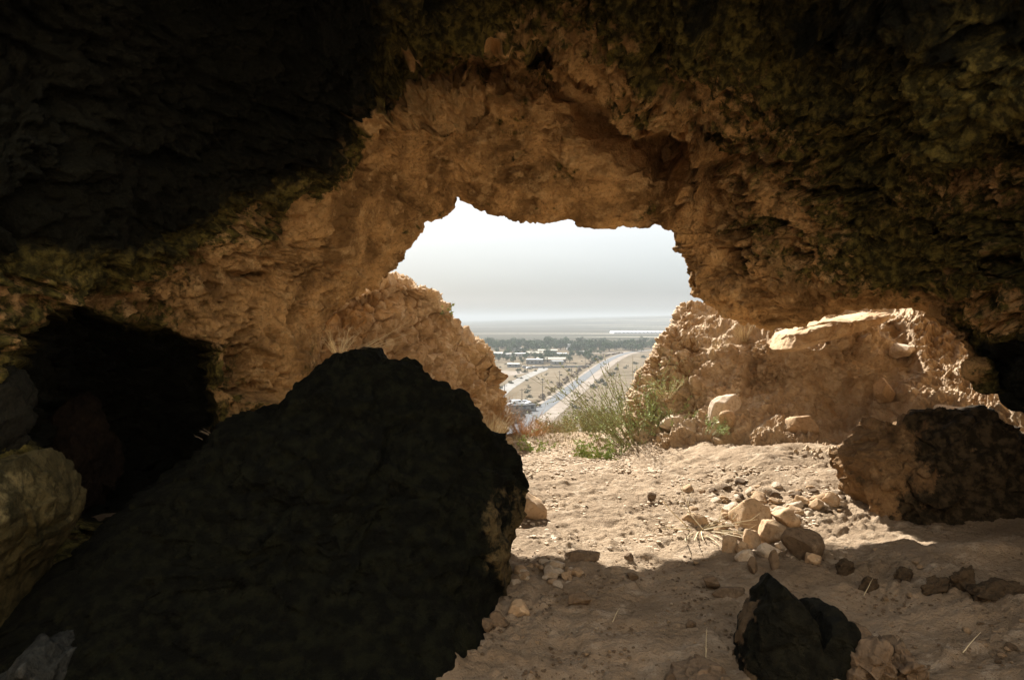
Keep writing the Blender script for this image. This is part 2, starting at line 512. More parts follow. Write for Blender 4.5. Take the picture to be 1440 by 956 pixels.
# broad lumps, bedding ledges and broken faces
q = v + 0.12 * np.stack([fbm(v * 1.3, 2, 3), fbm(v * 1.3, 2, 4), fbm(v * 1.3, 2, 5)], 1)
inside0 = (py < 330) & (px > 610) & (px < 940) & (py > 0.85 * (px - 780) + 75)
lipd = np.abs(rowi - LIPROW)
soft = 0.16 + 0.84 * sstep(0.02, 0.30, lipd)       # the lip itself stays crisp
d = 0.15 * fbm(v * 0.8, 3, 11) * (0.35 + 0.65 * inner)
bed = q @ np.array([0.22, 0.12, 1.0])
d += 0.026 * ridged(np.stack([q[:, 0] * 0.7, q[:, 1] * 0.7, bed * 4.2], 1), 2, 23)
d += 0.17 * facets(q * np.array([1.5, 1.5, 2.3]), 5, 0.9)
d += 0.065 * facets(q * np.array([3.9, 3.9, 5.6]), 9, 0.8, 0.2)
d += 0.034 * facets(q * np.array([9.5, 9.5, 13.5]), 13, 0.9, 0.25)
d += 0.020 * facets(q * np.array([22, 22, 26]), 14, 0.9, 0.3)
d += 0.030 * fbm(v * 5.5, 5, 37, gain=0.62)
d += 0.020 * fbm(v * 12, 4, 31, gain=0.66)
# open joints, pits and flaked hollows
f1, f2, rn = worley(q * np.array([1.7, 1.7, 2.9]), 19)
d -= 0.10 * (1 - sstep(0.0, 0.075, f2 - f1)) * sstep(-0.1, 0.3, perlin(v * 1.1, 20))
f1, f2, rn = worley(q * np.array([4.6, 4.6, 7.5]), 21)
d -= 0.055 * (1 - sstep(0.0, 0.09, f2 - f1)) * sstep(-0.1, 0.3, perlin(v * 1.7, 22))
d -= 0.13 * sstep(0.30, 0.48, fbm(q * np.array([2.4, 2.4, 5.5]), 3, 25))
d -= 0.07 * sstep(0.28, 0.42, fbm(q * np.array([6.0, 6.0, 12.0]), 3, 26))
f1, f2, rn = worley(v * 17, 15)
peb = sstep(0.05, 0.35, fbm(v * 1.3, 2, 77) + 0.05)
d += peb * 0.03 * np.clip(0.55 - f1, 0, 1) * (rn > 0.3)
panel = np.where(inside0, sstep(105, 135, py), 0) * front
leftslab = front * sstep(-20, 20, poly_dist(px, py, [(480, 210), (600, 190), (620, 280), (560, 380), (500, 390), (440, 330)]))
d *= 1 - 0.5 * np.maximum(panel, leftslab)
fine = 0.030 * facets(q * np.array([8, 8, 11]), 17, 1.0) + 0.012 * fbm(v * 14, 3, 33)
d = np.where(d > 0, d * soft, d * np.sqrt(soft)) + (1 - soft) * (fine - 0.01)
away = np.zeros(len(v))
# dark side chamber: a real hollow in the wall
CH = [(18, 486), (60, 446), (130, 432), (182, 452), (240, 466), (300, 492), (288, 528), (300, 575), (318, 615), (300, 720), (60, 760), (34, 690), (26, 600)]
wob = 14 * fbm(v * 3.0, 3, 41)
sd = poly_dist(px, py, CH) + wob
away += front * (sstep(-2, 12, sd) * 0.75 + sstep(5, 110, sd) * 1.1)
# the recess in the brow: a step under an overhanging edge
edge = [(548, 92), (566, 72), (600, 64), (640, 58), (690, 64), (735, 74), (775, 62), (800, 90), (842, 128), (880, 160), (915, 188), (945, 205)]
dd, sd_ = line_dist(px, py, edge)
dd = dd + 3 * fbm(v * 7, 3, 43)
inside = (sd_ > 0) & (py < 330) & (px > 540) & (px < 965)
step = np.where(inside, sstep(0, 7, dd) * (1 - sstep(30, 150, dd)), 0)
step = np.where(inside, sstep(0, 5, dd) * (1 - sstep(22, 75, dd + 10 * fbm(v * 5, 2, 45))), 0)
away += front * (0.75 * step + 0.22 * np.where(inside, sstep(0, 8, dd) * (1 - sstep(60, 170, dd)), 0))
away -= front * 0.10 * np.where(~inside, np.exp(-(dd / 16.0) ** 2), 0)
# pocket of rubble left of the recess
pk = poly_dist(px, py, [(563, 95), (600, 88), (650, 95), (684, 130), (690, 165), (655, 192), (600, 190), (566, 185), (555, 140)]) + wob * 0.4
away += front * 0.20 * sstep(-3, 6, pk)
f1, f2, rn = worley(v * 8.5, 55)
pkgap = sstep(0.02, 0.12, f2 - f1)
pkm = front * sstep(-2, 6, pk)
d += pkm * (0.16 * np.sqrt(np.clip(0.7 - f1, 0, 1)) * (0.3 + rn) + 0.06 * facets(v * 12, 56))
# narrow stalk of flowstone right of the mouth top
dl, _s = line_dist(px, py, [(985, 205), (962, 235), (952, 290), (951, 335)])
away -= front * 0.34 * np.exp(-(dl / 13.0) ** 2)
away += front * 0.26 * np.exp(-((dl - 32) / 13.0) ** 2) * (py < 330)
away -= front * 0.02 * np.exp(-(dl / 16.0) ** 2) * np.sin(px * 0.9 + 2 * fbm(v * 4, 2, 8))
# block hanging by the notch
bl = poly_dist(px, py, [(604, 275), (640, 276), (643, 296), (615, 312), (600, 318), (598, 292)])
away -= front * 0.15 * sstep(-8, 8, bl)
# small dark holes and shadowed undercuts
for hx, hy, ha, hb, dp in ((345, 386, 34, 8, .22), (1062, 352, 24, 7, .16), (1190, 268, 60, 7, .16), (1420, 372, 34, 18, .28), (1050, 258, 12, 10, .12), (905, 172, 20, 8, .16),
                           (300, 404, 12, 6, .1), (760, 76, 26, 9, .25), (1075, 405, 28, 6, .12), (930, 250, 16, 10, .10), (1240, 285, 30, 6, .1), (1330, 330, 40, 6, .14), (1300, 180, 40, 8, .14)):
    e = np.sqrt(((px - hx) / ha) ** 2 + ((py - hy - (px - hx) * 0.05) / hb) ** 2) + 0.35 * fbm(v * 6, 3, 47)
    away += front * dp * (1 - sstep(0.45, 1.05, e))
# dripping curtains of the left ceiling
cur = sstep(-30, 30, poly_dist(px, py, [(320, 130), (430, 90), (560, 50), (620, 70), (560, 150), (470, 220), (380, 262), (330, 250)]))
u = px + (py - 100) * 0.45
away += front * cur * (0.05 * np.sin(u * 0.12 + 3 * fbm(v * 1.5, 2, 61)) + 0.025 * np.sin(u * 0.31 + 4 * fbm(v * 2, 2, 62)))
away *= (rowi > LIPROW) * (0.3 + 0.7 * soft)
v2 = v + nn * d[:, None] + view * away[:, None]
# algae deep inside, in tongues towards the mouth; near-black stands in for shade
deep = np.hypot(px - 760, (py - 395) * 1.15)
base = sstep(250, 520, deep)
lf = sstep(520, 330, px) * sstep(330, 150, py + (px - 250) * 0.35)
moss_shade = 0.16 + 0.60 * base + 0.5 * lf + 0.25 * fbm(v * 1.1, 3, 81) + 0.30 * cur
moss_shade -= 0.75 * pkm * pkgap
moss_shade += 0.3 * pkm * (1 - pkgap)
moss_shade -= 0.35 * sstep(60, 0, np.abs(py - 430 - (px - 1200) * 0.02)) * (px > 960)
moss_shade += 0.30 * front * sstep(0.1, 0.6, fbm(v * 2.6, 3, 83)) * (py < 330)
moss_shade += 0.75 * sstep(600, 230, px + 0.35 * (py - 100) + 70 * fbm(v * 1.8, 3, 74)) * sstep(440, 230, py + 40 * fbm(v * 1.8, 3, 75)) + 0.35 * sstep(120, -40, py + 20 * fbm(v * 2, 2, 71)) + 0.3 * sstep(1000, 1200, px) * sstep(190, 60, py)
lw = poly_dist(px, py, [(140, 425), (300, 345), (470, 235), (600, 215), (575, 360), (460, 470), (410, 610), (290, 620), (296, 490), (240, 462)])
moss_shade -= 0.42 * front * sstep(-40, 40, lw + 30 * fbm(v * 2.5, 3, 73))
moss_shade = np.where(v[:, 1] < 3.0, 1.5, moss_shade)
moss_shade += front * 0.8 * sstep(-2, 14, sd)  # darkness of the hollow painted on its walls
moss_shade += front * 1.2 * sstep(1370, 1410, px - (py - 540) * 0.15) * sstep(465, 500, py)  # shade of the recess at the right end painted on
moss_shade += 0.6 * front * sstep(560, 470, px) * sstep(340, 240, py + (px - 300) * 0.25)
moss_shade -= 0.5 * (1 - inner)
moss_shade = np.where(front > 0, moss_shade - 0.7 * np.exp(-(dl / 16.0) ** 2), moss_shade)
pn = poly_dist(px, py, [(742, 118), (800, 112), (838, 132), (862, 190), (905, 232), (918, 262), (880, 280), (838, 250), (792, 228), (768, 180), (750, 160)]) + 26 * fbm(v * 4, 3, 95)
pale = sstep(0.62, 0.8, fbm(v * 5.0, 3, 91) + 0.25) * sstep(430, 220, deep) * 0.5 + pkm * 0.55 + front * 0.6 * sstep(-4, 8, pn)
for hx, hy, ha, hb in ((600, 99, 24, 7), (578, 78, 12, 5), (700, 66, 45, 4), (762, 60, 16, 3), (525, 168, 26, 22), (548, 140, 10, 14), (1020, 25, 4, 3)):
    e = np.sqrt(((px - hx) / ha) ** 2 + ((py - hy) / hb) ** 2) + 0.5 * fbm(v * 8, 2, 93)
    pale = np.maximum(pale, front * (1 - sstep(0.6, 1.0, e)))
me = mesh_np('cave_ceiling', v2, grid_faces(NR, NC, flip=False), True, {'moss_shade': np.clip(moss_shade, 0, 1.6), 'pale': np.clip(pale, 0, 1)})
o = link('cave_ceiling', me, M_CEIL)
tag(o, 'rough brown limestone vault of the cave with green black algae', 'cave', kind='structure')

# added wall behind the viewer, open above, to bounce sunlight into the cave
plan = [(-3.1, 0.2), (-5.2, -2.0), (-5.0, -5.0), (0.8, -6.8), (6.2, -5.0), (6.4, -2.0), (4.5, 0.2)]
gb_ = patch(np.array([[W(x * (1 + 0.05 * k), y, z) for x, y in plan] for k, z in enumerate((-0.6, 1.4, 3.2, 5.0, 6.8))]), 60, 140)
vb = gb_.reshape(-1, 3)
vb = vb + grid_normals(gb_).reshape(-1, 3) * (0.3 * fbm(vb * 0.8, 4, 5) + 0.12 * facets(vb * 2, 6))[:, None]
o = link('bounce_wall', mesh_np('bounce_wall', vb, grid_faces(60, 140), True, {'moss_shade': np.zeros(len(vb)), 'pale': np.zeros(len(vb))}), M_BOUNCEWALL)
tag(o, 'unseen pale sunlit wall added behind the viewer to bounce light into the cave', 'cave', kind='structure')

def cobbles(v, nn, sizes, seed):
    d = np.zeros(len(v)); col = np.zeros(len(v))
    w = v + 0.05 * np.stack([fbm(v * 3, 2, seed + 1), fbm(v * 3, 2, seed + 2), fbm(v * 3, 2, seed + 3)], 1)
    for k, (s, amp, keep) in enumerate(sizes):
        f1, f2, rn = worley(w / s, seed + 7 * k)
        dome = np.sqrt(np.clip(1 - (f1 / 0.72) ** 2, 0, 1)) * sstep(0.0, 0.22, f2 - f1)
        h = amp * dome ** 0.75 * (0.45 + 0.55 * rn) * (rn > 1 - keep)
        col = np.where(h > d, rn * 7.3 % 1.0, col)
        d = np.maximum(d, h)
    return d, col

# ---- left rubble bank
rows = [
    [(420, 450, 9.4), (500, 416, 9.8), (548, 402, 10.2), (592, 410, 10.6), (622, 444, 11), (652, 478, 11.2), (680, 502, 11.4), (690, 548, 11.6), (676, 560, 12.5)],
    [(420, 440, 7.7), (500, 408, 8.0), (548, 394, 8.3), (592, 402, 8.6), (625, 434, 9.0), (656, 470, 9.3), (685, 492, 9.6), (699, 545, 9.8), (684, 560, 11.5)],
    [(420, 460, 7.45), (500, 438, 7.8), (548, 433, 8.1), (592, 438, 8.45), (627, 462, 8.8), (658, 495, 9.1), (688, 515, 9.45), (704, 562, 9.7), (690, 572, 11.5)],
    [(420, 510, 7.2), (500, 505, 7.55), (548, 508, 7.85), (592, 510, 8.2), (628, 525, 8.5), (660, 545, 8.8), (692, 558, 9.2), (711, 588, 9.5), (696, 590, 11.4)],
    [(420, 600, 6.9), (500, 595, 7.2), (548, 595, 7.5), (592, 595, 7.8), (628, 600, 8.1), (660, 605, 8.4), (696, 608, 8.7), (716, 618, 9.0), (700, 620, 11.2)],
    [(420, 700, 6.2), (500, 700, 6.3), (548, 700, 6.5), (592, 700, 6.7), (628, 695, 6.9), (660, 690, 7.1), (698, 675, 7.6), (722, 655, 8.2), (710, 650, 11.0)],
    [W(-2.0, 5.6, -.5), W(-1.5, 5.7, -.5), W(-1.15, 5.8, -.5), W(-.85, 6.0, -.5), W(-.6, 6.2, -.5), W(-.4, 6.5, -.5), W(-.15, 7.0, -.5), W(.05, 7.8, -.6), W(-.1, 11, -1.2)],
]
g = patch(np.array([Pn(r) for r in rows]), 420, 460, dr=[.5, .8, 1.2, 1.2, 1.0, .4], dc=[.8, 1, 1, 1, 1, 1, .8, .6])
nrm = grid_normals(g); v = g.reshape(-1, 3); nn = nrm.reshape(-1, 3)
view = v - EYE; view /= np.linalg.norm(view, axis=1)[:, None]
if (nn * view).sum(1).mean() > 0: nn = -nn
cd, cc = cobbles(v, nn, [(0.40, 0.19, 0.6), (0.22, 0.13, 0.8), (0.11, 0.065, 0.85)], 120)
d = 0.08 * fbm(v * 1.5, 4, 111) + cd - 0.11 + 0.06 * facets(v * 5, 6) + 0.045 * facets(v * 11, 4) + 0.012 * fbm(v * 16, 3, 5)
o = link('rubble_bank', mesh_np('rubble_bank', v + nn * d[:, None], grid_faces(420, 460), True, {'moss_shade': 1 - sstep(0.008, 0.03, cd), 'pale': 0.8 * sstep(0.55, 0.95, cc)}), M_BANK)
tag(o, 'orange bank of cemented cobbles outside the cave behind the big dark boulder', 'bank', kind='structure')

# ---- right slope of earth and rubble under the overhang
rows = [
    [(975, 440, 10.6), (962, 430, 9.6), (1000, 432, 9.4), (1050, 440, 9.2), (1110, 442, 8.9), (1200, 426, 8.7), (1290, 432, 8.3), (1380, 470, 7.3), (1460, 490, 6.6), (1640, 480, 5.5)],
    [(965, 470, 10.4), (940, 468, 9.0), (978, 478, 8.7), (1040, 482, 8.1), (1110, 487, 7.62), (1200, 478, 7.55), (1290, 476, 7.7), (1380, 520, 6.9), (1460, 530, 6.2), (1640, 530, 5.2)],
    [(935, 525, 10.4), (906, 522, 9.0), (960, 535, 8.4), (1030, 540, 7.95), (1110, 545, 7.62), (1200, 540, 7.45), (1290, 532, 7.1), (1380, 565, 6.5), (1460, 570, 5.9), (1640, 590, 4.9)],
    [(915, 570, 10.4), (888, 566, 9.0), (945, 588, 8.2), (1020, 590, 7.6), (1100, 596, 7.35), (1190, 602, 7.15), (1280, 595, 6.5), (1380, 610, 6.0), (1460, 620, 5.6), (1640, 650, 4.7)],
    [(910, 620, 10.0), (890, 632, 8.4), (955, 642, 7.35), (1020, 652, 7.0), (1100, 662, 6.5), (1190, 665, 6.15), (1280, 672, 5.9), (1380, 685, 5.6), (1460, 695, 5.2), (1640, 740, 4.4)],
    [W(1.9, 9.8, -.6), W(1.5, 7.6, -.4), W(1.7, 6.5, -.3), W(2.1, 6.1, -.3), W(2.4, 5.7, -.3), W(2.8, 5.4, -.3), W(3.3, 5.2, -.3), W(3.8, 4.9, -.3), W(4.2, 4.6, -.3), W(4.6, 3.9, -.3)],
]
g = patch(np.array([Pn(r) for r in rows]), 460, 620, dr=[.6, 1, 1.1, 1, .4], dc=[.4, .8, 1, 1.1, 1.2, 1.2, 1.1, .8, .5])
nrm = grid_normals(g); v = g.reshape(-1, 3); nn = nrm.reshape(-1, 3)
view = v - EYE; view /= np.linalg.norm(view, axis=1)[:, None]
if (nn * view).sum(1).mean() > 0: nn = -nn
px, py = proj(v)
rub = sstep(1010, 960, px - (py - 480) * 0.1)              # cemented rubble near the opening
d = 0.11 * fbm(v * 1.6, 4, 211, gain=0.55) + 0.03 * ridged(v * 3.1, 3, 215) + 0.05 * facets(v * 2.6, 216) + 0.03 * facets(v * 6.5, 217) - 0.03
cd, cc = cobbles(v, nn, [(0.30, 0.13, 0.6), (0.16, 0.085, 0.85), (0.08, 0.045, 0.8)], 220)
d += rub * (cd - 0.05 + 0.05 * facets(v * 6, 225) + 0.035 * facets(v * 14, 226))
crumb = sstep(0.0, 0.5, fbm(v * 2.0, 2, 230) + sstep(1250, 1300, px) * 0.9)
ce, _c = cobbles(v, nn, [(0.16, 0.05, 0.35), (0.08, 0.04, 0.6), (0.045, 0.026, 0.8)], 240)
d += (1 - rub) * (0.35 + 0.65 * crumb) * ce
d += (1 - rub) * 0.035 * ridged(v * 9, 4, 247, gain=0.6) * (0.4 + crumb)
d += 0.018 * fbm(v * 11, 4, 245, gain=0.6)
# the undercut face below the slab
away = np.zeros(len(v))
uc = poly_dist(px, py, [(1045, 470), (1130, 500), (1250, 455), (1295, 500), (1275, 560), (1285, 600), (1180, 640), (1090, 570), (1040, 545)]) + 10 * fbm(v * 3, 3, 250)
away += 0.18 * sstep(-6, 14, uc)
o = link('earth_slope', mesh_np('earth_slope', v + nn * d[:, None] + view * away[:, None], grid_faces(460, 620), True, {'moss_shade': rub * (1 - sstep(0.008, 0.03, cd)), 'pale': np.clip(rub * 0.8 * sstep(0.5, 0.95, cc) + (1 - rub) * 0.5 * sstep(0.015, 0.04, ce), 0, 1)}), M_TALUS)
tag(o, 'tan slope of earth and rubble running in under the rock overhang', 'slope', kind='structure')

# ---- cave floor and the sill in front of the mouth
def floor_z(x, y):
    p = np.stack([x, y, np.zeros_like(x)], 1)
    z = 0.05 * fbm(p * 0.7, 3, 301) + 0.022 * fbm(p * 2.6, 3, 305)
    z += 0.10 * sstep(1.6, 3.6, x) * sstep(3.0, 5.0, y)
    z += 0.22 * sstep(1.4, 3.2, x - 0.15 * (y - 3)) * sstep(4.8, 3.2, y) * sstep(1.5, 2.6, y)
    z += 0.17 * sstep(1.25, 2.5, x + (y - 6) * 0.1) * sstep(4.9, 6.4, y) * (1 - 0.6 * sstep(6.6, 7.4, y))
    z += 0.07 * np.exp(-((y - 3.95 - 0.05 * (x - 2.4)) / 0.16) ** 2) * sstep(1.9, 2.4, x) * (0.6 + 0.8 * fbm(p * 3.0, 2, 308))
    # beyond the sill the ground dips, then falls away down the hillside
    z -= 0.12 * sstep(7.0, 8.2, y)
    z -= np.where(y > 9.6, (y - 9.6) ** 1.15 * 0.42, 0)
    z += 0.25 * sstep(1.2, 2.2, x) * sstep(7.0, 8.5, y)
    return z
def floor_fine(x, y):
    p = np.stack([x, y, np.zeros_like(x)], 1)
    z = floor_z(x, y)
    z += 0.022 * fbm(p * 5.0, 5, 311, gain=0.64)
    z -= 0.02 * sstep(0.35, 0.7, fbm(p * 2.2 + 9, 3, 313))
    tr = np.clip(perlin(p * 1.6, 315) * 2, 0, 1)
    f1, f2, rn = worley(p * np.array([9, 13, 1]) + 0.3 * np.stack([fbm(p * 4, 2, 1), fbm(p * 4, 2, 2), 0 * x], 1), 317)
    z += tr * 0.022 * (sstep(0, 0.12, f2 - f1) - 1 + 0.8 * (rn - 0.5))
    f1, f2, rn = worley(p * 22, 318)
    gr = np.clip(perlin(p * 1.1 + 7, 321) * 2.2, 0, 1) + sstep(7.0, 7.6, y) * 0.8
    z += np.clip(gr, 0, 1.2) * 0.022 * np.sqrt(np.clip(1 - (f1 / 0.55) ** 2, 0, 1)) * (rn > 0.45)
    return z
xs = np.concatenate([np.linspace(-9, -2.2, 40), np.linspace(-2.15, 5.2, 500), np.linspace(5.25, 10, 24)])
ys = np.concatenate([np.linspace(-7.5, 2.2, 60), np.linspace(2.22, 6.5, 330), np.linspace(6.52, 11.0, 180)])
gx, gy = np.meshgrid(xs, ys)
zz = floor_fine(gx.ravel(), gy.ravel())
vf = np.stack([gx.ravel(), gy.ravel(), zz], 1)
m = N('earth_floor', 0.97, 0.1)
c = m.mix(m.noise(1.6, 5, 0.6, lo=0.35, hi=0.65), (0.36, 0.262, 0.170), (0.245, 0.173, 0.108))
c = m.mix(m.math('MULTIPLY', m.noise(6, 6, 0.7, lo=0.5, hi=0.7), 0.8), c, (0.48, 0.375, 0.265))
c = m.mix(m.math('MULTIPLY', m.noise(55, 3, 0.7, lo=0.55, hi=0.7), 0.6), c, (0.16, 0.10, 0.055))
m.color(c)
h = m.math('ADD', m.noise(90, 4, 0.7), m.math('MULTIPLY', m.noise(22, 5, 0.65), 2.0))
m.bump(h, 0.014, 1.0)
M_FLOOR = m.m
o = link('cave_floor', mesh_np('cave_floor', vf, grid_faces(len(ys), len(xs))), M_FLOOR)
tag(o, 'trodden pale brown earth floor of the cave out to its sill', 'floor', kind='structure')
# ------------------------------------------------------------------ rocks
import bmesh
_ico = {}
def ico(level):
    if level not in _ico:
        bm = bmesh.new()
        bmesh.ops.create_icosphere(bm, subdivisions=level, radius=1.0)
        _ico[level] = (np.array([v.co[:] for v in bm.verts]), np.array([[v.index for v in f.verts] for f in bm.faces], dtype=np.int32))
        bm.free()
    return _ico[level]

def rock_verts(seed, size, level=4, cuts=9, rough=0.10):
    rs = np.random.RandomState(seed)
    v, f = ico(level)
    v = v.copy()
    for k in range(cuts):
        n = rs.normal(size=3); n /= np.linalg.norm(n)
        o = rs.uniform(0.50, 0.82)
        t = v @ n
        v -= np.clip(t - o, 0, None)[:, None] * n * 0.96
    off = rs.uniform(-50, 50, 3)
    u = v / (np.linalg.norm(v, axis=1)[:, None] + 1e-9)
    d = rough * fbm(v * 1.6 + off, 3, seed % 97) + rough * 0.45 * ridged(v * 3.5 + off, 3, seed % 89) * 0.5 + rough * 0.25 * fbm(v * 11 + off, 3, seed % 83)
    v = v + u * d[:, None]
    v -= (v.max(0) + v.min(0)) / 2
    v /= (v.max(0) - v.min(0)).max() / 2
    v = v / np.abs(v).max(0)
    return v * np.asarray(size) / 2.0, f

def rock_mesh(name, seed, size, level=4, cuts=9, rough=0.10, smooth=True):
    v, f = rock_verts(seed, size, level, cuts, rough)
    return mesh_np(name, v, f, smooth)

def blob(name, outline, Y, front, back, mat, label, cat='boulder', power=0.45, noise=0.05, seed=1, n=380, m=170, attrs=None, facet=0.06, fs=3.0, lean=0.0, tune=None, taper=0.0):
    """A boulder with a given outline: a closed solid of real depth, FRONT metres towards the viewer and BACK metres away."""
    pts = np.array([P(x, y, Y) for x, y in outline])
    c = pts.mean(0)
    loop = np.vstack([pts, pts[:1]])
    seg = np.linalg.norm(np.diff(loop, axis=0), axis=1)
    cum = np.concatenate([[0], np.cumsum(seg)])
    t = np.linspace(0, cum[-1], n, endpoint=False)
    ring = np.stack([np.interp(t, cum, loop[:, k]) for k in range(3)], 1)
    s_ = np.linspace(0.0, 0.97, m // 2)
    pa = np.arccos(s_ ** (1.0 / power))
    pb = np.linspace(0, float(pa.min()), m // 6)[1:-1]
    half = np.unique(np.concatenate([pa, pb, [0.0]]))
    ph = np.concatenate([-half[::-1], half[1:]]); m = len(ph)
    cs = np.clip(np.cos(ph), 0, 1) ** power
    sn = np.sin(ph)
    v = c + (ring - c)[None, :, :] * cs[:, None, None]
    depth = np.where(sn < 0, front * sn, back * sn)
    v = np.broadcast_to(v, (m, n, 3)).copy()
    v[:, :, 1] = Y + depth[:, None]
    if taper:                               # the base reaches further to the front than the top
        hz_ = np.clip((v[:, :, 2] - max(0.0, v[:, :, 2].min())) / (v[:, :, 2].max() - max(0.0, v[:, :, 2].min())), 0, 1)
        v[:, :, 1] = np.where(v[:, :, 1] < Y, Y + (v[:, :, 1] - Y) * (1 - taper * hz_ ** 0.6), v[:, :, 1])
    if lean:                                # the upper part leans away
        v[:, :, 1] += lean * np.clip(v[:, :, 2], 0, None)
    # keep the outline when seen from the mouth side: undo the perspective growth of the front half about the eye line
    v = v.reshape(-1, 3)
    dirn = v - np.array([c[0], Y, c[2]]); dirn /= np.linalg.norm(dirn, axis=1)[:, None] + 1e-9
    d = noise * fbm(v * 2.2, 4, seed) + noise * 0.5 * ridged(v * 5.0, 4, seed + 3) + noise * 0.3 * fbm(v * 17, 3, seed + 5)
    w_ = v + 0.06 * np.stack([fbm(v * 2, 2, 1), fbm(v * 2, 2, 2), fbm(v * 2, 2, 3)], 1)
    d += facet * (1.4 * facets(w_ * fs, seed + 9, 1.0) + 0.7 * facets(w_ * fs * 2.6, seed + 10, 1.0)) - facet * 0.3
    if tune is not None: v = tune(v, dirn)
    v = v + dirn * d[:, None]
    i = np.arange(m * n).reshape(m, n)
    nx = np.roll(i, -1, axis=1)
    f = np.stack([i[:-1], nx[:-1], nx[1:], i[1:]], -1).reshape(-1, 4)
    loc = np.array([c[0], Y, max(v[:, 2].min(), -0.05)])
    at = None
    if attrs: at = attrs(v)
    o = link(name, mesh_np(name, v - loc, f[:, ::-1].copy(), True, at), mat, loc=loc)
    tag(o, label, cat)
    return o

M_BROWNB = rock_mat('brown_boulder_rock', (0.27, 0.16, 0.075), (0.15, 0.088, 0.042), (0.40, 0.26, 0.135), moss_shade=((0.024, 0.017, 0.009), (0.08, 0.055, 0.029)), grain=45, bump=0.02)
def brown_shade(v):  # unlit front painted dark, lit left side left orange brown
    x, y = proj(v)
    return {'moss_shade': 0.12 + 0.75 * sstep(1195, 1330, x + (y - 650) * 0.25 + 110 * fbm(v * 3, 3, 4)), 'pale': np.zeros(len(v))}
M_BLACKR = rock_mat('black_rock', (0.15, 0.10, 0.055), (0.09, 0.06, 0.034), (0.22, 0.155, 0.09), moss_shade=((0.006, 0.0055, 0.003), (0.016, 0.0145, 0.008)), grain=55, bump=0.015)
M_BLACKB = rock_mat('black_boulder_rock', (0.11, 0.078, 0.034), (0.06, 0.045, 0.02), (0.18, 0.125, 0.06), moss_shade=((0.0028, 0.0029, 0.0014), (0.0095, 0.0098, 0.0042)), grain=45, bump=0.02)
def black_boulder_shade(v):  # backlit front painted black, lit right rim left brown
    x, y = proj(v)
    return {'moss_shade': 1.0 - 0.62 * sstep(655, 712, x + 40 * perlin(v * 3, 4)) * sstep(620, 760, y) - 0.25 * sstep(3.7, 4.2, v[:, 1]), 'pale': np.zeros(len(v))}
def black_rock_shade(v):  # shade of the front painted black, lit left face kept brown
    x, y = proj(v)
    return {'moss_shade': 0.30 + 1.0 * sstep(1032, 1070, x - (y - 900) * 0.15 + 45 * fbm(v * 6, 3, 4)), 'pale': np.zeros(len(v))}
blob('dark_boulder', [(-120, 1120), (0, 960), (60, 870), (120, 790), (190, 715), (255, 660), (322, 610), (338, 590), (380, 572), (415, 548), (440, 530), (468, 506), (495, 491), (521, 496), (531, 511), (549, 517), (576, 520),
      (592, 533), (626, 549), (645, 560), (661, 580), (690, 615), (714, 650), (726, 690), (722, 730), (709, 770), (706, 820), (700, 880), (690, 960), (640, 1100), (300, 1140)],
     3.9, 1.38, 0.7, M_BLACKB, 'huge black boulder, its shade painted on, filling the lower part of the cave beside the path', seed=21, noise=0.036, facet=0.05, n=640, m=260, power=0.40, attrs=black_boulder_shade, taper=0.85)
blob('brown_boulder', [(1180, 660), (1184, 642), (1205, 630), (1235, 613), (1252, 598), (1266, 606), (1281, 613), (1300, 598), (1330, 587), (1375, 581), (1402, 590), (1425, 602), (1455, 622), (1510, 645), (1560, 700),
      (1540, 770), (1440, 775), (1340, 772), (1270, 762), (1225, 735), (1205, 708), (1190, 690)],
     5.25, 0.55, 0.45, M_BROWNB, 'large brown boulder with a side painted in orange light lying at the foot of the earth slope', seed=35, noise=0.045, facet=0.06, n=460, m=200, attrs=brown_shade, taper=0.5)
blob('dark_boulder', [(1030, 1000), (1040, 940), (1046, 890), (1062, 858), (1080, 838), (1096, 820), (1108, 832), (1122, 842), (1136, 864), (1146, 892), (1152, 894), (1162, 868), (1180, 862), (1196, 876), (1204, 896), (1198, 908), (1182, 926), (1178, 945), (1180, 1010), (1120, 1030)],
     2.85, 0.22, 0.25, M_BLACKR, 'black two humped rock standing on the floor in the foreground', seed=47, noise=0.008, facet=0.012, fs=7, n=360, m=150, power=0.4, attrs=black_rock_shade, taper=0.6)
blob('foreground_rock', [(1168, 960), (1178, 925), (1195, 905), (1222, 893), (1238, 902), (1246, 925), (1250, 960), (1210, 990)],
     2.78, 0.16, 0.2, M_STONE_DARK, 'brown rock leaning against the right side of the black two humped rock', 'rock', seed=52, noise=0.02, facet=0.03, fs=8, n=240, m=100)
blob('foreground_rock', [(1240, 965), (1250, 930), (1262, 908), (1280, 912), (1286, 935), (1300, 945), (1306, 975), (1270, 990)],
     2.72, 0.12, 0.15, M_STONE_DARK, 'small jagged dark rock at the bottom edge right of the leaning brown rock', 'rock', seed=53, noise=0.02, facet=0.03, fs=9, n=220, m=90)
blob('flat_stone', [(935, 975), (950, 950), (985, 943), (1015, 948), (1035, 960), (1030, 990), (950, 995)],
     2.72, 0.15, 0.15, M_STONE_DARK, 'low flat grey brown stone cut by the bottom edge of the view', 'rock', seed=54, noise=0.012, facet=0.02, fs=8, n=220, m=90)
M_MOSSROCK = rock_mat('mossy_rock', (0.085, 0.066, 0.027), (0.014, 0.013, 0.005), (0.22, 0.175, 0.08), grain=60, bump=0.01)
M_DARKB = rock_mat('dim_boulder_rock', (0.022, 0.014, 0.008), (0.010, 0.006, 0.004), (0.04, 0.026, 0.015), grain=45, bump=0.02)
M_PILLAR = rock_mat('pillar_rock', (0.030, 0.027, 0.018), (0.010, 0.010, 0.006), (0.065, 0.058, 0.04), grain=60, bump=0.012)
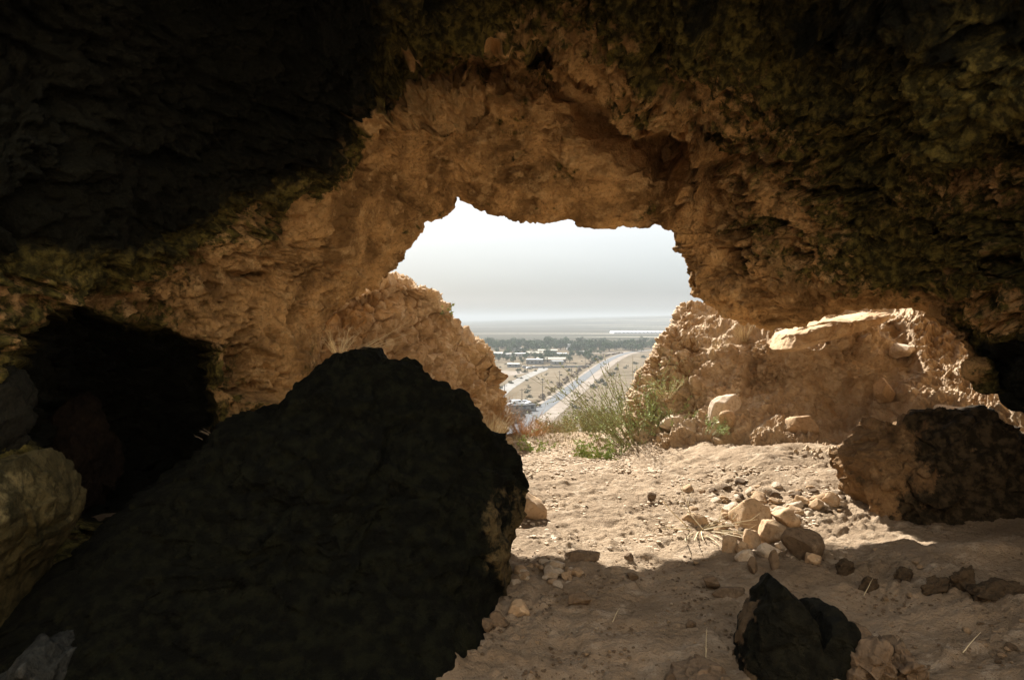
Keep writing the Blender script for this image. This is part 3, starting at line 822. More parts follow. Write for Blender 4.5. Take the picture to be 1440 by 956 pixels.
M_GREYROCK = rock_mat('grey_rock', (0.05, 0.05, 0.043), (0.012, 0.012, 0.01), (0.14, 0.14, 0.125), grain=60, bump=0.01)
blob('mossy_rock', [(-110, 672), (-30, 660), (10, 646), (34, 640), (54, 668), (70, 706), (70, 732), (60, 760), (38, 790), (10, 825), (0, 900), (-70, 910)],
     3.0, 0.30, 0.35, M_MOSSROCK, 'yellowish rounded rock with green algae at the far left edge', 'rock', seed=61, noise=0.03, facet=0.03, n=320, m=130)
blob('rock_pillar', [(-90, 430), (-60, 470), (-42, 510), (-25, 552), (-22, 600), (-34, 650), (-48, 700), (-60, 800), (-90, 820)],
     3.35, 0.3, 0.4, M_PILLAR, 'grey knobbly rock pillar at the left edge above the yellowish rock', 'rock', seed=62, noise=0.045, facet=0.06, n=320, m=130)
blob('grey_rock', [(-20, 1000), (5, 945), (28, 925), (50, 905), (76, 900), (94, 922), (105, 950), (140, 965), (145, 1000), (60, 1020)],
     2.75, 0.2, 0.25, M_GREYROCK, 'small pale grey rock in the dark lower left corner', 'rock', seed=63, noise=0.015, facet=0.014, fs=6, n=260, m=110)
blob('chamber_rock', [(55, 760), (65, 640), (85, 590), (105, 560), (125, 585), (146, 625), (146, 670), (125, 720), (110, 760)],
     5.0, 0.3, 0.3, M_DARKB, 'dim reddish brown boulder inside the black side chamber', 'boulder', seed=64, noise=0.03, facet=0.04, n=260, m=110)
M_SLAB = rock_mat('slab_rock', (0.56, 0.40, 0.24), (0.47, 0.31, 0.17), (0.68, 0.53, 0.36), grain=70, bump=0.005)
def slab_shape(v, dirn):
    return v
blob('stone_slab', [(1093, 492), (1103, 470), (1128, 459), (1160, 452), (1185, 449), (1218, 440), (1248, 440), (1240, 452), (1205, 464), (1170, 474), (1135, 484), (1108, 495)],
     7.15, 0.25, 0.5, M_SLAB, 'long pale sunlit stone slab jutting out of the slope just under the overhang', 'slab', seed=65, noise=0.015, facet=0.02, n=300, m=110, power=0.3)

def floor_at(px, py):
    """The floor point seen at a pixel."""
    z = 0.0
    for _ in range(6):
        p = G(px, py, z)
        z = 0.6 * z + 0.4 * float(floor_z(np.array([p[0]]), np.array([p[1]]))[0])
    return G(px, py, z)

def floor_many(px, py):
    """floor_at for arrays of pixels."""
    a = (px - 720.0) / F; b = -(py - 478.0) / F
    d = np.stack([a, _cp + b * _sp, -_sp + b * _cp], 1)
    z = np.zeros(len(px))
    for _ in range(6):
        q = EYE + d * ((z - EYE[2]) / d[:, 2])[:, None]
        z = 0.6 * z + 0.4 * floor_z(q[:, 0], q[:, 1])
    return EYE + d * ((z - EYE[2]) / d[:, 2])[:, None]

_seed = [100]
def stone(px, base, w, h, label, mat=M_STONE, Y=None, name='stone', cat='stone', deep=0.9, level=4, cuts=14, rough=0.06, tilt=0.0, seed=None, group=None, sink=0.24):
    """A stone seen at PX with its foot at BASE, W x H pixels large."""
    _seed[0] += 1
    s = seed or _seed[0]
    p = floor_at(px, base) if Y is None else P(px, base, Y)
    sc = (p[1] + 0.02) / F
    size = np.array([w * sc, w * sc * deep, h * sc * (1 + sink)])
    o = link(name, rock_mesh(name, s, size, level, cuts, rough), mat)
    p = p + W(0, size[1] * 0.35, 0)
    o.location = (p[0], p[1], p[2] + size[2] * (0.5 - sink))
    o.rotation_euler = (0, tilt, 0)
    tag(o, label, cat, group)
    return o

# stones one can tell apart on the sunlit floor
stone(740, 728, 62, 40, 'pale orange block at the right edge of the huge black boulder', M_STONE, deep=0.8)
stone(1064, 744, 64, 42, 'largest pale stone of the heap in the middle of the floor', M_STONE, deep=0.8)
stone(1112, 741, 40, 26, 'flat brown stone beside the largest pale stone of the heap', M_STONE, tilt=0.2)
stone(1032, 730, 28, 22, 'grey stone behind the left end of the heap on the floor', M_STONE_PALE)
stone(1090, 766, 38, 34, 'rounded tan stone in the middle of the heap', M_STONE)
stone(1061, 770, 26, 26, 'upright tan stone left of the rounded tan stone in the heap', M_STONE)
stone(1084, 786, 32, 22, 'pale wedge stone at the near side of the heap', M_STONE_PALE, tilt=-0.4)
stone(1100, 771, 16, 12, 'small pale stone to the right of the rounded tan stone', M_STONE_PALE)
stone(1029, 778, 26, 26, 'tan stone at the near left end of the heap', M_STONE)
stone(1046, 779, 20, 18, 'small tan stone between two tan stones of the heap', M_STONE)
stone(1050, 792, 28, 20, 'pale flat stone with a white top on the shadow edge', M_STONE_PALE)
stone(1060, 804, 14, 22, 'short upright brown stone at the shadow edge', M_STONE_DARK, deep=1.0)
stone(1090, 801, 14, 30, 'narrow upright brown stone standing like a figure at the shadow edge', M_STONE_DARK, deep=1.0)
stone(1137, 787, 60, 40, 'large dark brown rounded stone right of the heap', M_STONE_DARK, deep=0.8, cuts=7)
stone(1146, 793, 22, 15, 'small stone in front of the large dark brown rounded stone', M_STONE)
stone(885, 790, 14, 13, 'single small dark stone in the middle of the path', M_STONE_DARK)
stone(820, 792, 52, 15, 'long low dark lump of earth crossing the path', M_STONE_DARK, deep=0.5)
stone(890, 814, 17, 9, 'little dark stone lying just on the shadow line', M_STONE_DARK)
stone(815, 850, 34, 14, 'flat dark stone beside the bright patch of light', M_STONE_DARK)
stone(1002, 827, 24, 16, 'brown stone in the shade behind the two humped rock', M_STONE_DARK)
stone(1026, 839, 50, 12, 'long flat brown stone in the shade behind the two humped rock', M_STONE_DARK, deep=0.5)
stone(973, 884, 14, 12, 'single little stone on the shaded foreground floor', M_STONE_DARK)
stone(730, 869, 32, 22, 'white topped stone beside the foot of the huge black boulder', M_STONE, deep=0.8)
stone(701, 880, 30, 17, 'wedge shaped stone leaning on the foot of the huge black boulder', M_STONE_DARK, tilt=0.5)
stone(682, 888, 22, 16, 'small brown stone at the very foot of the huge black boulder', M_STONE_DARK)
stone(918, 704, 14, 12, 'small brown stone alone on the far part of the path', M_STONE_DARK)
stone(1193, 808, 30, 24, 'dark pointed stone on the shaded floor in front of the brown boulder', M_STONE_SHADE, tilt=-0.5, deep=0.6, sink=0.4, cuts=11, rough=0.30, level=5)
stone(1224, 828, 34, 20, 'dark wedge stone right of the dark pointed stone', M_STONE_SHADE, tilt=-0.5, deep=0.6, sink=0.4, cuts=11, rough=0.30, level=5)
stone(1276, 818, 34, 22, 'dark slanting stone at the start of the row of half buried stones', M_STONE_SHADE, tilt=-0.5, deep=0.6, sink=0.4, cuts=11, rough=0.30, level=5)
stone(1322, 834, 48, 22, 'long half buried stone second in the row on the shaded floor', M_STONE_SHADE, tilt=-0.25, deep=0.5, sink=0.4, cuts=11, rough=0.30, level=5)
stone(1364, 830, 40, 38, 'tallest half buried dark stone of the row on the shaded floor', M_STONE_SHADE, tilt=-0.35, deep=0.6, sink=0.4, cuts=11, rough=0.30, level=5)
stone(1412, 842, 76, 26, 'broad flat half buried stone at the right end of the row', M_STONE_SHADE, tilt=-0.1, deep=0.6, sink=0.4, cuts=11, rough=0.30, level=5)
stone(1150, 717, 22, 16, 'tan stone below the foot of the earth slope beside the brown boulder', M_STONE)
stone(1172, 712, 26, 20, 'tan pair of stones nearest to the orange side of the brown boulder', M_STONE)
stone(1130, 713, 20, 16, 'small tan stone between the heap and the brown boulder', M_STONE)
# stones on the slope and by the mouth
stone(978, 638, 56, 52, 'big square pale block beside the green bush at the mouth', M_STONE_PALE, Y=7.7, deep=0.8, cuts=12)
stone(962, 602, 70, 20, 'long flat white ledge stone above the square pale block', M_STONE_PALE, Y=8.05, deep=0.6)
stone(1024, 593, 46, 40, 'pale wedge shaped rock with a white top on the slope', M_STONE_PALE, Y=7.55, deep=0.8)
stone(1024, 598, 22, 22, 'small orange stone in front of the pale wedge shaped rock', M_STONE, Y=7.35)
stone(1013, 612, 26, 22, 'small jagged stone with a white top above the square block shadow', M_STONE_PALE, Y=7.45)
stone(1133, 612, 44, 32, 'orange pointed rock sitting alone in the middle of the earth slope', M_STONE, Y=6.95, cuts=18, seed=431, tilt=0.5, sink=0.3)
stone(1042, 655, 10, 24, 'thin upright splinter of stone at the foot of the slope', M_STONE_PALE, Y=6.95, deep=0.8)
stone(735, 646, 50, 26, 'pale flat boulder at the sill beside the dry grass', M_STONE_PALE, Y=8.6, deep=0.7)
stone(740, 634, 42, 12, 'white flat topped stone behind the pale flat boulder at the sill', M_STONE_PALE, Y=9.2, deep=0.7)
stone(850, 640, 46, 28, 'pale rounded stone between the green bush and the low green plants', M_STONE_PALE, Y=9.0, deep=0.7)
stone(800, 655, 60, 16, 'low heap of whitish stone behind the low green plant', M_STONE_PALE, Y=8.3, deep=0.7)
stone(1277, 500, 32, 18, 'sunlit white stone standing out of the crumbly lit part of the slope', M_STONE_PALE, Y=7.4)
stone(1384, 556, 22, 18, 'bright stone at the dark end of the slope beside the recess', M_STONE_PALE, Y=6.5)
stone(1350, 590, 60, 20, 'flat bright stone above the brown boulder', M_STONE_PALE, Y=6.1, deep=0.8)
stone(1250, 560, 34, 30, 'rounded stone sticking out of the shaded undercut face', M_STONE, Y=7.0)

# little stones strewn about: many of the same kind
rs = np.random.RandomState(11)
variants = {}
def small_variant(k, mat):
    key = (k, mat.name)
    if key not in variants:
        variants[key] = rock_mesh('small_stone', 900 + k, (1, 1, 1), 3, 14, 0.07)
        variants[key].materials.append(mat)
    return variants[key]
def small_stone(p, s, mat, k, label, group, flat=0.6):
    o = bpy.data.objects.new('small_stone', small_variant(k, mat))
    COL.objects.link(o)
    o.scale = (s, s * rs.uniform(0.7, 1.0), s * flat * rs.uniform(0.8, 1.2))
    o.location = (p[0], p[1], p[2] + o.scale[2] * 0.14)
    o.rotation_euler = (rs.uniform(-.3, .3), rs.uniform(-.3, .3), rs.uniform(0, 6.28))
    tag(o, label, 'stone', group)
    return o
SM = [M_STONE, M_STONE_PALE, M_STONE, M_STONE_DARK]
def strew(n, poly, smin, smax, label, group, mats=SM, flat=0.6):
    xs_, ys_ = [a for a, b in poly], [b for a, b in poly]
    k = 0
    while k < n:
        x, y = rs.uniform(min(xs_), max(xs_)), rs.uniform(min(ys_), max(ys_))
        if poly_dist(np.array([x]), np.array([y]), poly)[0] <= 0: continue
        p = floor_at(x, y)
        s = rs.uniform(smin, smax) ** 1.0 * (0.6 + 0.8 * rs.rand() ** 3)
        small_stone(p, s, mats[rs.randint(len(mats))], rs.randint(10), label, group, flat)
        k += 1
strew(80, [(940, 700), (1000, 675), (1120, 680), (1180, 690), (1190, 715), (1130, 735), (1040, 760), (985, 760), (960, 730)], 0.05, 0.10, 'small pale stone among the rubble around the heap at the foot of the slope', 'small stones around the heap on the floor')
strew(36, [(970, 705), (1050, 690), (1180, 695), (1185, 712), (1110, 728), (1010, 752), (975, 740)], 0.09, 0.16, 'pale angular stone among the rubble between the path and the earth slope', 'medium stones between the path and the slope', [M_STONE, M_STONE_PALE])
strew(34, [(720, 805), (760, 790), (815, 800), (812, 818), (770, 832), (725, 832)], 0.05, 0.10, 'pale chip of stone in the low pile beside the huge black boulder', 'pale stone chips in the low pile by the path', [M_STONE_PALE, M_STONE])
strew(40, [(720, 690), (900, 680), (960, 760), (1000, 800), (760, 800), (740, 750)], 0.015, 0.035, 'tiny stone scattered on the sunlit path', 'tiny stones scattered on the path')
strew(45, [(760, 850), (1020, 830), (1010, 940), (700, 950)], 0.012, 0.028, 'tiny stone scattered on the shaded foreground floor', 'tiny stones scattered on the shaded floor')
strew(40, [(1190, 770), (1440, 760), (1440, 950), (1230, 880)], 0.015, 0.05, 'tiny dark stone on the shaded floor in front of the brown boulder', 'tiny dark stones by the brown boulder', [M_STONE_DARK, M_STONE])
strew(30, [(730, 660), (900, 655), (900, 668), (740, 672)], 0.03, 0.07, 'small whitish stone lying along the sill of the cave', 'small stones along the sill', [M_STONE_PALE])
# ------------------------------------------------------------------ the country below
ZP = -36.0
def terrain_z(x, y):
    x = np.asarray(x, float); y = np.asarray(y, float)
    p = np.stack([x, y, np.zeros_like(x)], 1)
    hill = -1.2 - (y - 10.0) * 0.56
    hill += np.clip((y - 10) / 20, 0, 1) * 1.2 * fbm(p * 0.06, 4, 401) + 0.25 * fbm(p * 0.4, 3, 402) * (y < 120)
    k = 4.0
    z = np.where(hill - ZP > 20, hill, ZP + k * np.log1p(np.exp(np.clip((hill - ZP) / k, -40, 20))))
    # far ridge: level at the left, rising to the right
    top = np.clip((x + 420) / 1455.0, -0.15, 1.25) * 47.0
    z = z + top * sstep(2300, 4500, y)
    z = z + 5.0 * sstep(1500, 4000, y) * fbm(p * 0.0015, 3, 405) * 0.6
    return z
ys = np.concatenate([np.linspace(9.5, 40, 90), np.linspace(40.5, 120, 80), np.geomspace(122, 14000, 160)])
xs = np.concatenate([-np.geomspace(9000, 44, 50), np.linspace(-42, 42, 130), np.geomspace(44, 9000, 50)])
gx, gy = np.meshgrid(xs, ys)
vt = np.stack([gx.ravel(), gy.ravel(), terrain_z(gx.ravel(), gy.ravel())], 1)
m = N('plain_ground', 1.0, 0.0)
sand = m.mix(m.noise(0.012, 6, 0.6, lo=0.36, hi=0.64), (0.161, 0.127, 0.088), (0.112, 0.088, 0.059))
sand = m.mix(m.noise(0.08, 5, 0.65, lo=0.5, hi=0.68), sand, (0.199, 0.163, 0.118))
sand = m.mix(m.math('MULTIPLY', m.noise(0.22, 4, 0.7, lo=0.56, hi=0.68), 0.8), sand, (0.073, 0.069, 0.041))
far = m.mix(m.noise(0.0035, 5, 0.6, stretch=(0.35, 1.6, 1), lo=0.42, hi=0.6), (0.083, 0.075, 0.058), (0.049, 0.048, 0.034))
far = m.mix(m.noise(0.0022, 3, 0.5, stretch=(0.3, 2.6, 1), lo=0.58, hi=0.66), far, (0.292, 0.259, 0.204))
sepx = m.n('ShaderNodeSeparateXYZ'); m.l(m.tc.outputs['Object'], sepx.inputs[0])
c = m.mix(m.rng(sepx.outputs['Y'], 750, 1300), sand, far)
scrub = m.mix(m.noise(1.6, 4, 0.7, lo=0.4, hi=0.6), (0.234, 0.182, 0.108), (0.097, 0.100, 0.046))
c = m.mix(m.rng(sepx.outputs['Y'], 60, 100), scrub, c)
m.color(c)
o = link('terrain', mesh_np('terrain', vt, grid_faces(len(ys), len(xs))), m.m)
tag(o, 'hazy dry plain below the cave with its hillside and far low ridge', 'plain', kind='structure')

# the air between here and the ridge
hz = N('haze')
hz.t.nodes.remove(hz.b)
pv = hz.n('ShaderNodeVolumePrincipled')
pv.inputs['Color'].default_value = (0.45, 0.48, 0.505, 1)
pv.inputs['Density'].default_value = 0.00030
hz.l(pv.outputs[0], hz.t.nodes['Material Output'].inputs['Volume'])
HX0, HX1, HY0, HY1, HZ0, HZ1 = -9200, 9200, -40, 14200, -52, 44
bv = [(x, y, z) for z in (HZ0, HZ1) for y in (HY0, HY1) for x in (HX0, HX1)]
bf = [(0, 2, 3, 1), (4, 5, 7, 6), (0, 1, 5, 4), (2, 6, 7, 3), (0, 4, 6, 2), (1, 3, 7, 5)]
o = link('haze', mesh_np('haze', bv, bf, False), hz.m)
tag(o, 'thin pale haze lying over the plain', 'haze', kind='stuff')

def strip(name, pix, left, right, z, mat, label, cat='road'):
    c = np.array([G(x, y, ZP)[:2] for x, y in pix])
    M = _cr_matrix(len(c), 90)
    c = M @ c
    t = np.gradient(c, axis=0); t /= np.linalg.norm(t, axis=1)[:, None]
    nrm = np.stack([-t[:, 1], t[:, 0]], 1)
    wob = 1 + 0.12 * fbm(np.stack([np.arange(90) * 0.3, np.zeros(90), np.zeros(90)], 1), 3, len(name))
    a = c + nrm * left * wob[:, None]; b = c - nrm * right * wob[:, None]
    v = np.zeros((90, 2, 3)); v[:, 0, :2] = a; v[:, 1, :2] = b
    v[:, :, 2] = ZP + z
    o = link(name, mesh_np(name, v.reshape(-1, 3), grid_faces(90, 2, True), False), mat)
    tag(o, label, cat, kind='structure')
    return c
MAIN = [(700, 625), (718, 609), (744, 589), (781, 561.5), (819, 533), (849, 511), (867, 501.5), (884, 496), (905, 493), (940, 491), (985, 489)]
M_SHOULDER = plain_mat('sandy_shoulder', (0.27, 0.23, 0.195), 1.0, 0.0, alt=(0.21, 0.175, 0.14), scale=0.15)
M_ASPHALT = plain_mat('asphalt', (0.085, 0.089, 0.094), 0.9, 0.1, alt=(0.11, 0.113, 0.116), scale=0.2)
M_DIRTROAD = plain_mat('dirt_track', (0.27, 0.255, 0.235), 1.0, 0.0, alt=(0.22, 0.205, 0.185), scale=0.15)
strip('road_shoulder', MAIN, 5.0, 9.5, 0.10, M_SHOULDER, 'pale sandy shoulders along the grey road across the plain')
strip('road', MAIN, 3.0, 3.0, 0.20, M_ASPHALT, 'straight grey asphalt road running across the plain')
strip('dirt_road', [(676, 578), (700, 556), (717, 543), (736, 532), (753, 524), (763, 520), (762, 517), (748, 516)], 3.6, 3.6, 0.12, M_DIRTROAD, 'pale dirt road bending towards the village')
strip('field_track', [(884, 497.5), (905, 497), (940, 496.5), (985, 496)], 3.0, 3.0, 0.14, M_SHOULDER, 'pale track crossing the field beyond the bend of the road')
strip('yard', [(672, 530), (700, 526), (728, 522)], 14, 14, 0.06, M_SHOULDER, 'bare pale yard left of the dirt road')
strip('village_street', [(690, 497.5), (740, 498), (800, 497.5), (860, 496), (890, 494.5)], 7, 7, 0.05, M_SHOULDER, 'pale village street in front of the tree belt')

# ---- small leafy solids for trees and shrubs seen from afar
def leaf_cloud(rs, n, centre, rad, size, lumps=6, flat=1.0):
    """n little triangles/quads spread through a lumpy volume."""
    cs = np.array([centre + (rs.normal(size=3) * 0.45) * rad for _ in range(lumps)])
    vs_, fs_ = [], []
    for k in range(n):
        c = cs[rs.randint(lumps)]
        u = rs.normal(size=3); u /= np.linalg.norm(u)
        p = c + u * rad * 0.55 * rs.uniform(0.55, 1.0)
        a = rs.normal(size=3); a /= np.linalg.norm(a)
        b = np.cross(a, rs.normal(size=3)); b /= np.linalg.norm(b) + 1e-9
        s = size * rs.uniform(0.6, 1.3)
        i = len(vs_)
        vs_ += [p - a * s, p + b * s * 0.5, p + a * s, p - b * s * 0.5]
        fs_.append((i, i + 1, i + 2, i + 3))
    return vs_, fs_

def tube(path, r0, r1, sides=5):
    path = np.asarray(path, float)
    n = len(path)
    t = np.gradient(path, axis=0); t /= np.linalg.norm(t, axis=1)[:, None] + 1e-9
    ref = np.array([0.31, 0.95, 0.05])
    a = np.cross(t, ref); a /= np.linalg.norm(a, axis=1)[:, None] + 1e-9
    b = np.cross(t, a)
    rad = np.linspace(r0, r1, n)
    ang = np.linspace(0, 2 * PI, sides, endpoint=False)
    v = path[:, None, :] + rad[:, None, None] * (np.cos(ang)[None, :, None] * a[:, None, :] + np.sin(ang)[None, :, None] * b[:, None, :])
    i = np.arange(n * sides).reshape(n, sides); nx = np.roll(i, -1, 1)
    f = np.stack([i[:-1], nx[:-1], nx[1:], i[1:]], -1).reshape(-1, 4)
    return v.reshape(-1, 3), f

class MB:
    def __init__(self): self.v, self.f, self.k = [], [], 0
    def add(self, v, f):
        v = np.asarray(v, float).reshape(-1, 3)
        self.f += [tuple(int(i) + self.k for i in x) for x in f]
        self.v.append(v); self.k += len(v)
        return self
    def box(self, x0, x1, y0, y1, z0, z1):
        v = [(x, y, z) for z in (z0, z1) for y in (y0, y1) for x in (x0, x1)]
        return self.add(v, [(0, 2, 3, 1), (4, 5, 7, 6), (0, 1, 5, 4), (2, 6, 7, 3), (0, 4, 6, 2), (1, 3, 7, 5)])
    def tube(self, path, r0, r1, sides=5): return self.add(*tube(path, r0, r1, sides))
    def mesh(self, name, smooth=False): return mesh_np(name, np.concatenate(self.v), self.f, smooth)
    def build(self, name, mat, parent=None, smooth=False): return link(name, self.mesh(name, smooth), mat, parent)

def foliage_mat(name, col, col2, trans=0.25, scale=0.6):
    m = N(name, 0.8, 0.15)
    m.color(m.mix(m.noise(scale, 3, 0.6, lo=0.4, hi=0.6), col, col2))
    return m.m
M_TREE = [foliage_mat('tree_foliage', (0.045, 0.085, 0.026), (0.075, 0.12, 0.040)), foliage_mat('dark_tree_foliage', (0.035, 0.062, 0.026), (0.055, 0.088, 0.036)), foliage_mat('light_tree_foliage', (0.10, 0.13, 0.055), (0.07, 0.095, 0.045))]
M_BARK = plain_mat('bark', (0.14, 0.105, 0.075))
M_SCRUB = foliage_mat('dry_scrub_foliage', (0.15, 0.105, 0.065), (0.20, 0.15, 0.10))
M_BUSH = foliage_mat('plain_bush_foliage', (0.09, 0.09, 0.05), (0.13, 0.12, 0.07))

def place(px, py): return G(px, py, ZP)
def copy_tree(root):
    c = root.copy(); COL.objects.link(c)
    for ch in list(root.children):
        k = ch.copy(); COL.objects.link(k); k.parent = c
    return c
protos = []
rs = np.random.RandomState(5)
def tree_proto(kind, seed):
    r = np.random.RandomState(seed)
    root = empty('cypress_tree' if kind == 2 else 'tree', (0, 0, 0))
    h = {0: 7.0, 1: 6.0, 2: 9.5}[kind]
    b = MB()
    b.tube([(0, 0, -0.2), (0.1, 0, h * 0.3), (0.05, 0.1, h * 0.6)], 0.28, 0.12, 6)
    for k in range(4):
        a = k * 1.6 + r.rand()
        b.tube([(0.05, 0, h * 0.35), (math.cos(a) * 0.8, math.sin(a) * 0.8, h * 0.55), (math.cos(a) * 1.6, math.sin(a) * 1.6, h * 0.7)], 0.12, 0.05, 5)
    b.build('trunk', M_BARK, root)
    rad = {0: np.array([3.4, 3.4, 2.6]), 1: np.array([3.8, 3.8, 2.2]), 2: np.array([0.9, 0.9, 4.6])}[kind]
    vv, ff = leaf_cloud(r, 420, np.array([0, 0, h * (0.62 if kind < 2 else 0.52)]), rad, 0.55, 11)
    link('crown', mesh_np('crown', vv, ff, False), M_TREE[[0, 2, 1][kind] if seed % 3 else 1], root)
    return root
for k in range(6): protos.append(tree_proto(k % 2, 700 + k))
cyp = tree_proto(2, 730)
TREE_LABEL = 'dusty green tree in the belt of trees around the village'
n_tree = 0
used = set()
def put_tree(x, y, s=1.0, kind=None, label=TREE_LABEL, group='trees of the village belt'):
    k = rs.randint(6) if kind is None else kind
    src = cyp if k == 9 else protos[k]
    o = src if k not in used else copy_tree(src)
    used.add(k)
    p = place(x, y)
    o.location = p; o.rotation_euler = (0, 0, rs.uniform(0, 6.28))
    o.scale = (s, s, s * rs.uniform(0.9, 1.15))
    tag(o, label, 'tree', group)
for k in range(200):
    x = rs.uniform(668, 945)
    lo = 490 if x < 900 else 487
    y = rs.choice([487.5, 489, 490.5, 492, 494]) + rs.uniform(-0.8, 0.8)
    if x > 905: y = rs.uniform(486.5, 489.5)
    if rs.rand() < 0.25 and x < 880: y = rs.uniform(484.0, 487.0)
    put_tree(x, y, rs.uniform(0.95, 1.6))
for x, y in ((796, 489), (790, 489.5), (838, 487), (728, 488)):
    put_tree(x, y, rs.uniform(0.95, 1.15), 9, 'dark narrow cypress standing out of the village trees', 'cypresses of the village')
for x, y, s in ((708, 506, .8), (714, 507, .7), (722, 511, .9), (735, 511, .6), (763, 511, 1.0), (801, 510, .9), (740, 503, .7), (760, 502, .7), (835, 497, 1.0), (848, 496, .8), (906, 491, 1.1), (918, 490, 1.0), (701, 508, .6), (776, 500, .6), (812, 499, .7)):
    put_tree(x, y, s, None, 'green tree among the houses in front of the tree belt', 'trees among the houses')

for k in range(60):
    put_tree(rs.uniform(692, 850), 495 + 16 * rs.rand() ** 1.6, rs.uniform(0.4, 1.0), None, 'green tree among the houses in front of the tree belt', 'trees among the houses')

def shrub_proto(name, mat, seed, rad, n, size):
    r = np.random.RandomState(seed)
    vv, ff = leaf_cloud(r, n, np.array([0, 0, rad[2] * 0.6]), np.array(rad), size, 6)
    vv = np.array(vv); vv[:, 2] = np.maximum(vv[:, 2], 0.0)
    me = mesh_np(name, vv, ff, False); me.materials.append(mat)
    return me
scr = [shrub_proto('dry_shrub', M_SCRUB, 20 + k, (1.5, 1.5, 1.0), 90, 0.45) for k in range(3)]
bus = [shrub_proto('bush', M_BUSH, 40 + k, (1.4, 1.4, 0.9), 90, 0.4) for k in range(3)]
def put_shrub(name, me, x, y, s, label, cat, group):
    o = link(name, me, None, loc=place(x, y))
    o.rotation_euler = (0, 0, rs.uniform(0, 6.28)); o.scale = (s, s, s)
    tag(o, label, cat, group)
hedge = [(716, 599), (733, 585), (752, 570.5), (790, 541), (820, 518), (840, 506), (858, 499.5), (874, 496.5)]
hw = np.array([place(x, y) for x, y in hedge]); 
hw = _cr_matrix(len(hw), 110) @ hw
for q in hw:
    o = link('dry_shrub', scr[rs.randint(3)], None, loc=q + W(rs.uniform(-1.8, 1.8), rs.uniform(-1.5, 1.5), 0))
    s = rs.uniform(0.6, 1.25); o.scale = (s, s, s * 0.8); o.rotation_euler = (0, 0, rs.uniform(0, 6))
    tag(o, 'brown dry shrub in the hedge line beside the road', 'shrub', 'dry shrubs along the road')
for k in range(150):
    x, y = rs.uniform(690, 960), 499 + 90 * rs.rand() ** 1.5
    px_road = np.interp(y, [489, 501, 533, 561, 589, 625], [985, 867, 819, 781, 744, 700])
    if abs(x - px_road) < 24 or y > 588: continue
    put_shrub('bush', bus[rs.randint(3)], x, y, rs.uniform(0.5, 1.2), 'low dusty bush scattered over the dry plain', 'bush', 'bushes scattered over the plain')
for x, y, s in ((868, 520, 1.4), (880, 518, 1.3), (858, 528, 1.5), (845, 537, 1.4), (852, 541, 1.2), (905, 503, 1.6), (893, 512, 1.3), (835, 545, 1.3), (730, 521, 1.2), (738, 524, 1.4), (800, 522, 1.3)):
    put_shrub('bush', bus[rs.randint(3)], x, y, s * 1.2, 'larger dark bush on the plain near the road', 'bush', 'larger bushes near the road')

# ---- houses
M_WALLS = [plain_mat('pale_plaster', (0.52, 0.47, 0.40), 0.9, 0.1), plain_mat('sand_plaster', (0.42, 0.34, 0.26), 0.9, 0.1), plain_mat('grey_block_wall', (0.30, 0.29, 0.27), 0.9, 0.1), plain_mat('white_plaster', (0.75, 0.73, 0.70), 0.8, 0.1)]
M_ROOFW = plain_mat('white_roof', (0.80, 0.79, 0.76), 0.7, 0.1); M_ROOFG = plain_mat('grey_roof', (0.36, 0.35, 0.33), 0.8, 0.1); M_ROOFT = plain_mat('tan_roof', (0.52, 0.45, 0.36), 0.9, 0.1)
M_DARKGLASS = plain_mat('dark_window', (0.03, 0.035, 0.04), 0.2, 0.5)
M_DOOR = plain_mat('door_paint', (0.12, 0.14, 0.16), 0.6, 0.3)
def house(px, py, w, d, h, wall, roof, label, rot=0.0, gable=0.0):
    root = empty('house', place(px, py), rot)
    tag(root, label, 'house')
    MB().box(-w / 2, w / 2, -d / 2, d / 2, -0.2, h).build('wall', wall, root)
    r = MB()
    if gable:
        o_ = 0.4
        v = [(-w / 2 - o_, -d / 2 - o_, h + .005), (w / 2 + o_, -d / 2 - o_, h + .005), (w / 2 + o_, d / 2 + o_, h + .005), (-w / 2 - o_, d / 2 + o_, h + .005), (-w / 2 - o_, 0, h + gable), (w / 2 + o_, 0, h + gable)]
        r.add(v, [(0, 1, 5, 4), (2, 3, 4, 5), (0, 4, 3), (1, 2, 5), (3, 2, 1, 0)])
    else:
        r.box(-w / 2 - .3, w / 2 + .3, -d / 2 - .3, d / 2 + .3, h + 0.003, h + 0.3)
    r.build('roof', roof, root)
    n = max(2, int(w // 3.2))
    for k in range(n):
        x = -w / 2 + (k + 0.5) * w / n
        if k == n // 2:
            MB().box(x - .5, x + .5, -d / 2 - .05, -d / 2 + .02, 0, 2.1).build('door', M_DOOR, root)
        else:
            MB().box(x - .6, x + .6, -d / 2 - .04, -d / 2 + .02, 1.0, 2.1).build('window', M_DARKGLASS, root)
    return root
house(726, 493.5, 12, 8, 3.2, M_WALLS[3], M_ROOFW, 'small white house half hidden by trees at the left of the village', 0.1)
house(752, 500.5, 16, 9, 3.0, M_WALLS[1], M_ROOFT, 'sand coloured house with a low gable roof before the trees', -0.1, 1.8)
house(733, 501, 14, 8, 2.8, M_WALLS[0], M_ROOFW, 'long low pale house left of the gabled sand coloured house', 0.15)
house(770, 497, 20, 8, 3.4, M_WALLS[0], M_ROOFT, 'long cream house under the tallest trees', 0.0, 1.2)
house(805, 491.5, 13, 9, 6.0, M_WALLS[3], M_ROOFW, 'white two storey house between the dark trees', 0.05)
house(790, 501, 10, 7, 2.8, M_WALLS[0], M_ROOFW, 'small pale house with a white flat roof near the street', -0.1)
house(752, 511.5, 13, 8, 3.6, M_WALLS[2], M_ROOFW, 'grey shed with a bright white roof beside the parked cars', -0.2)
house(775, 509.5, 24, 9, 3.0, M_WALLS[1], M_ROOFT, 'long sand coloured barn behind the yard wall', 0.05, 1.4)
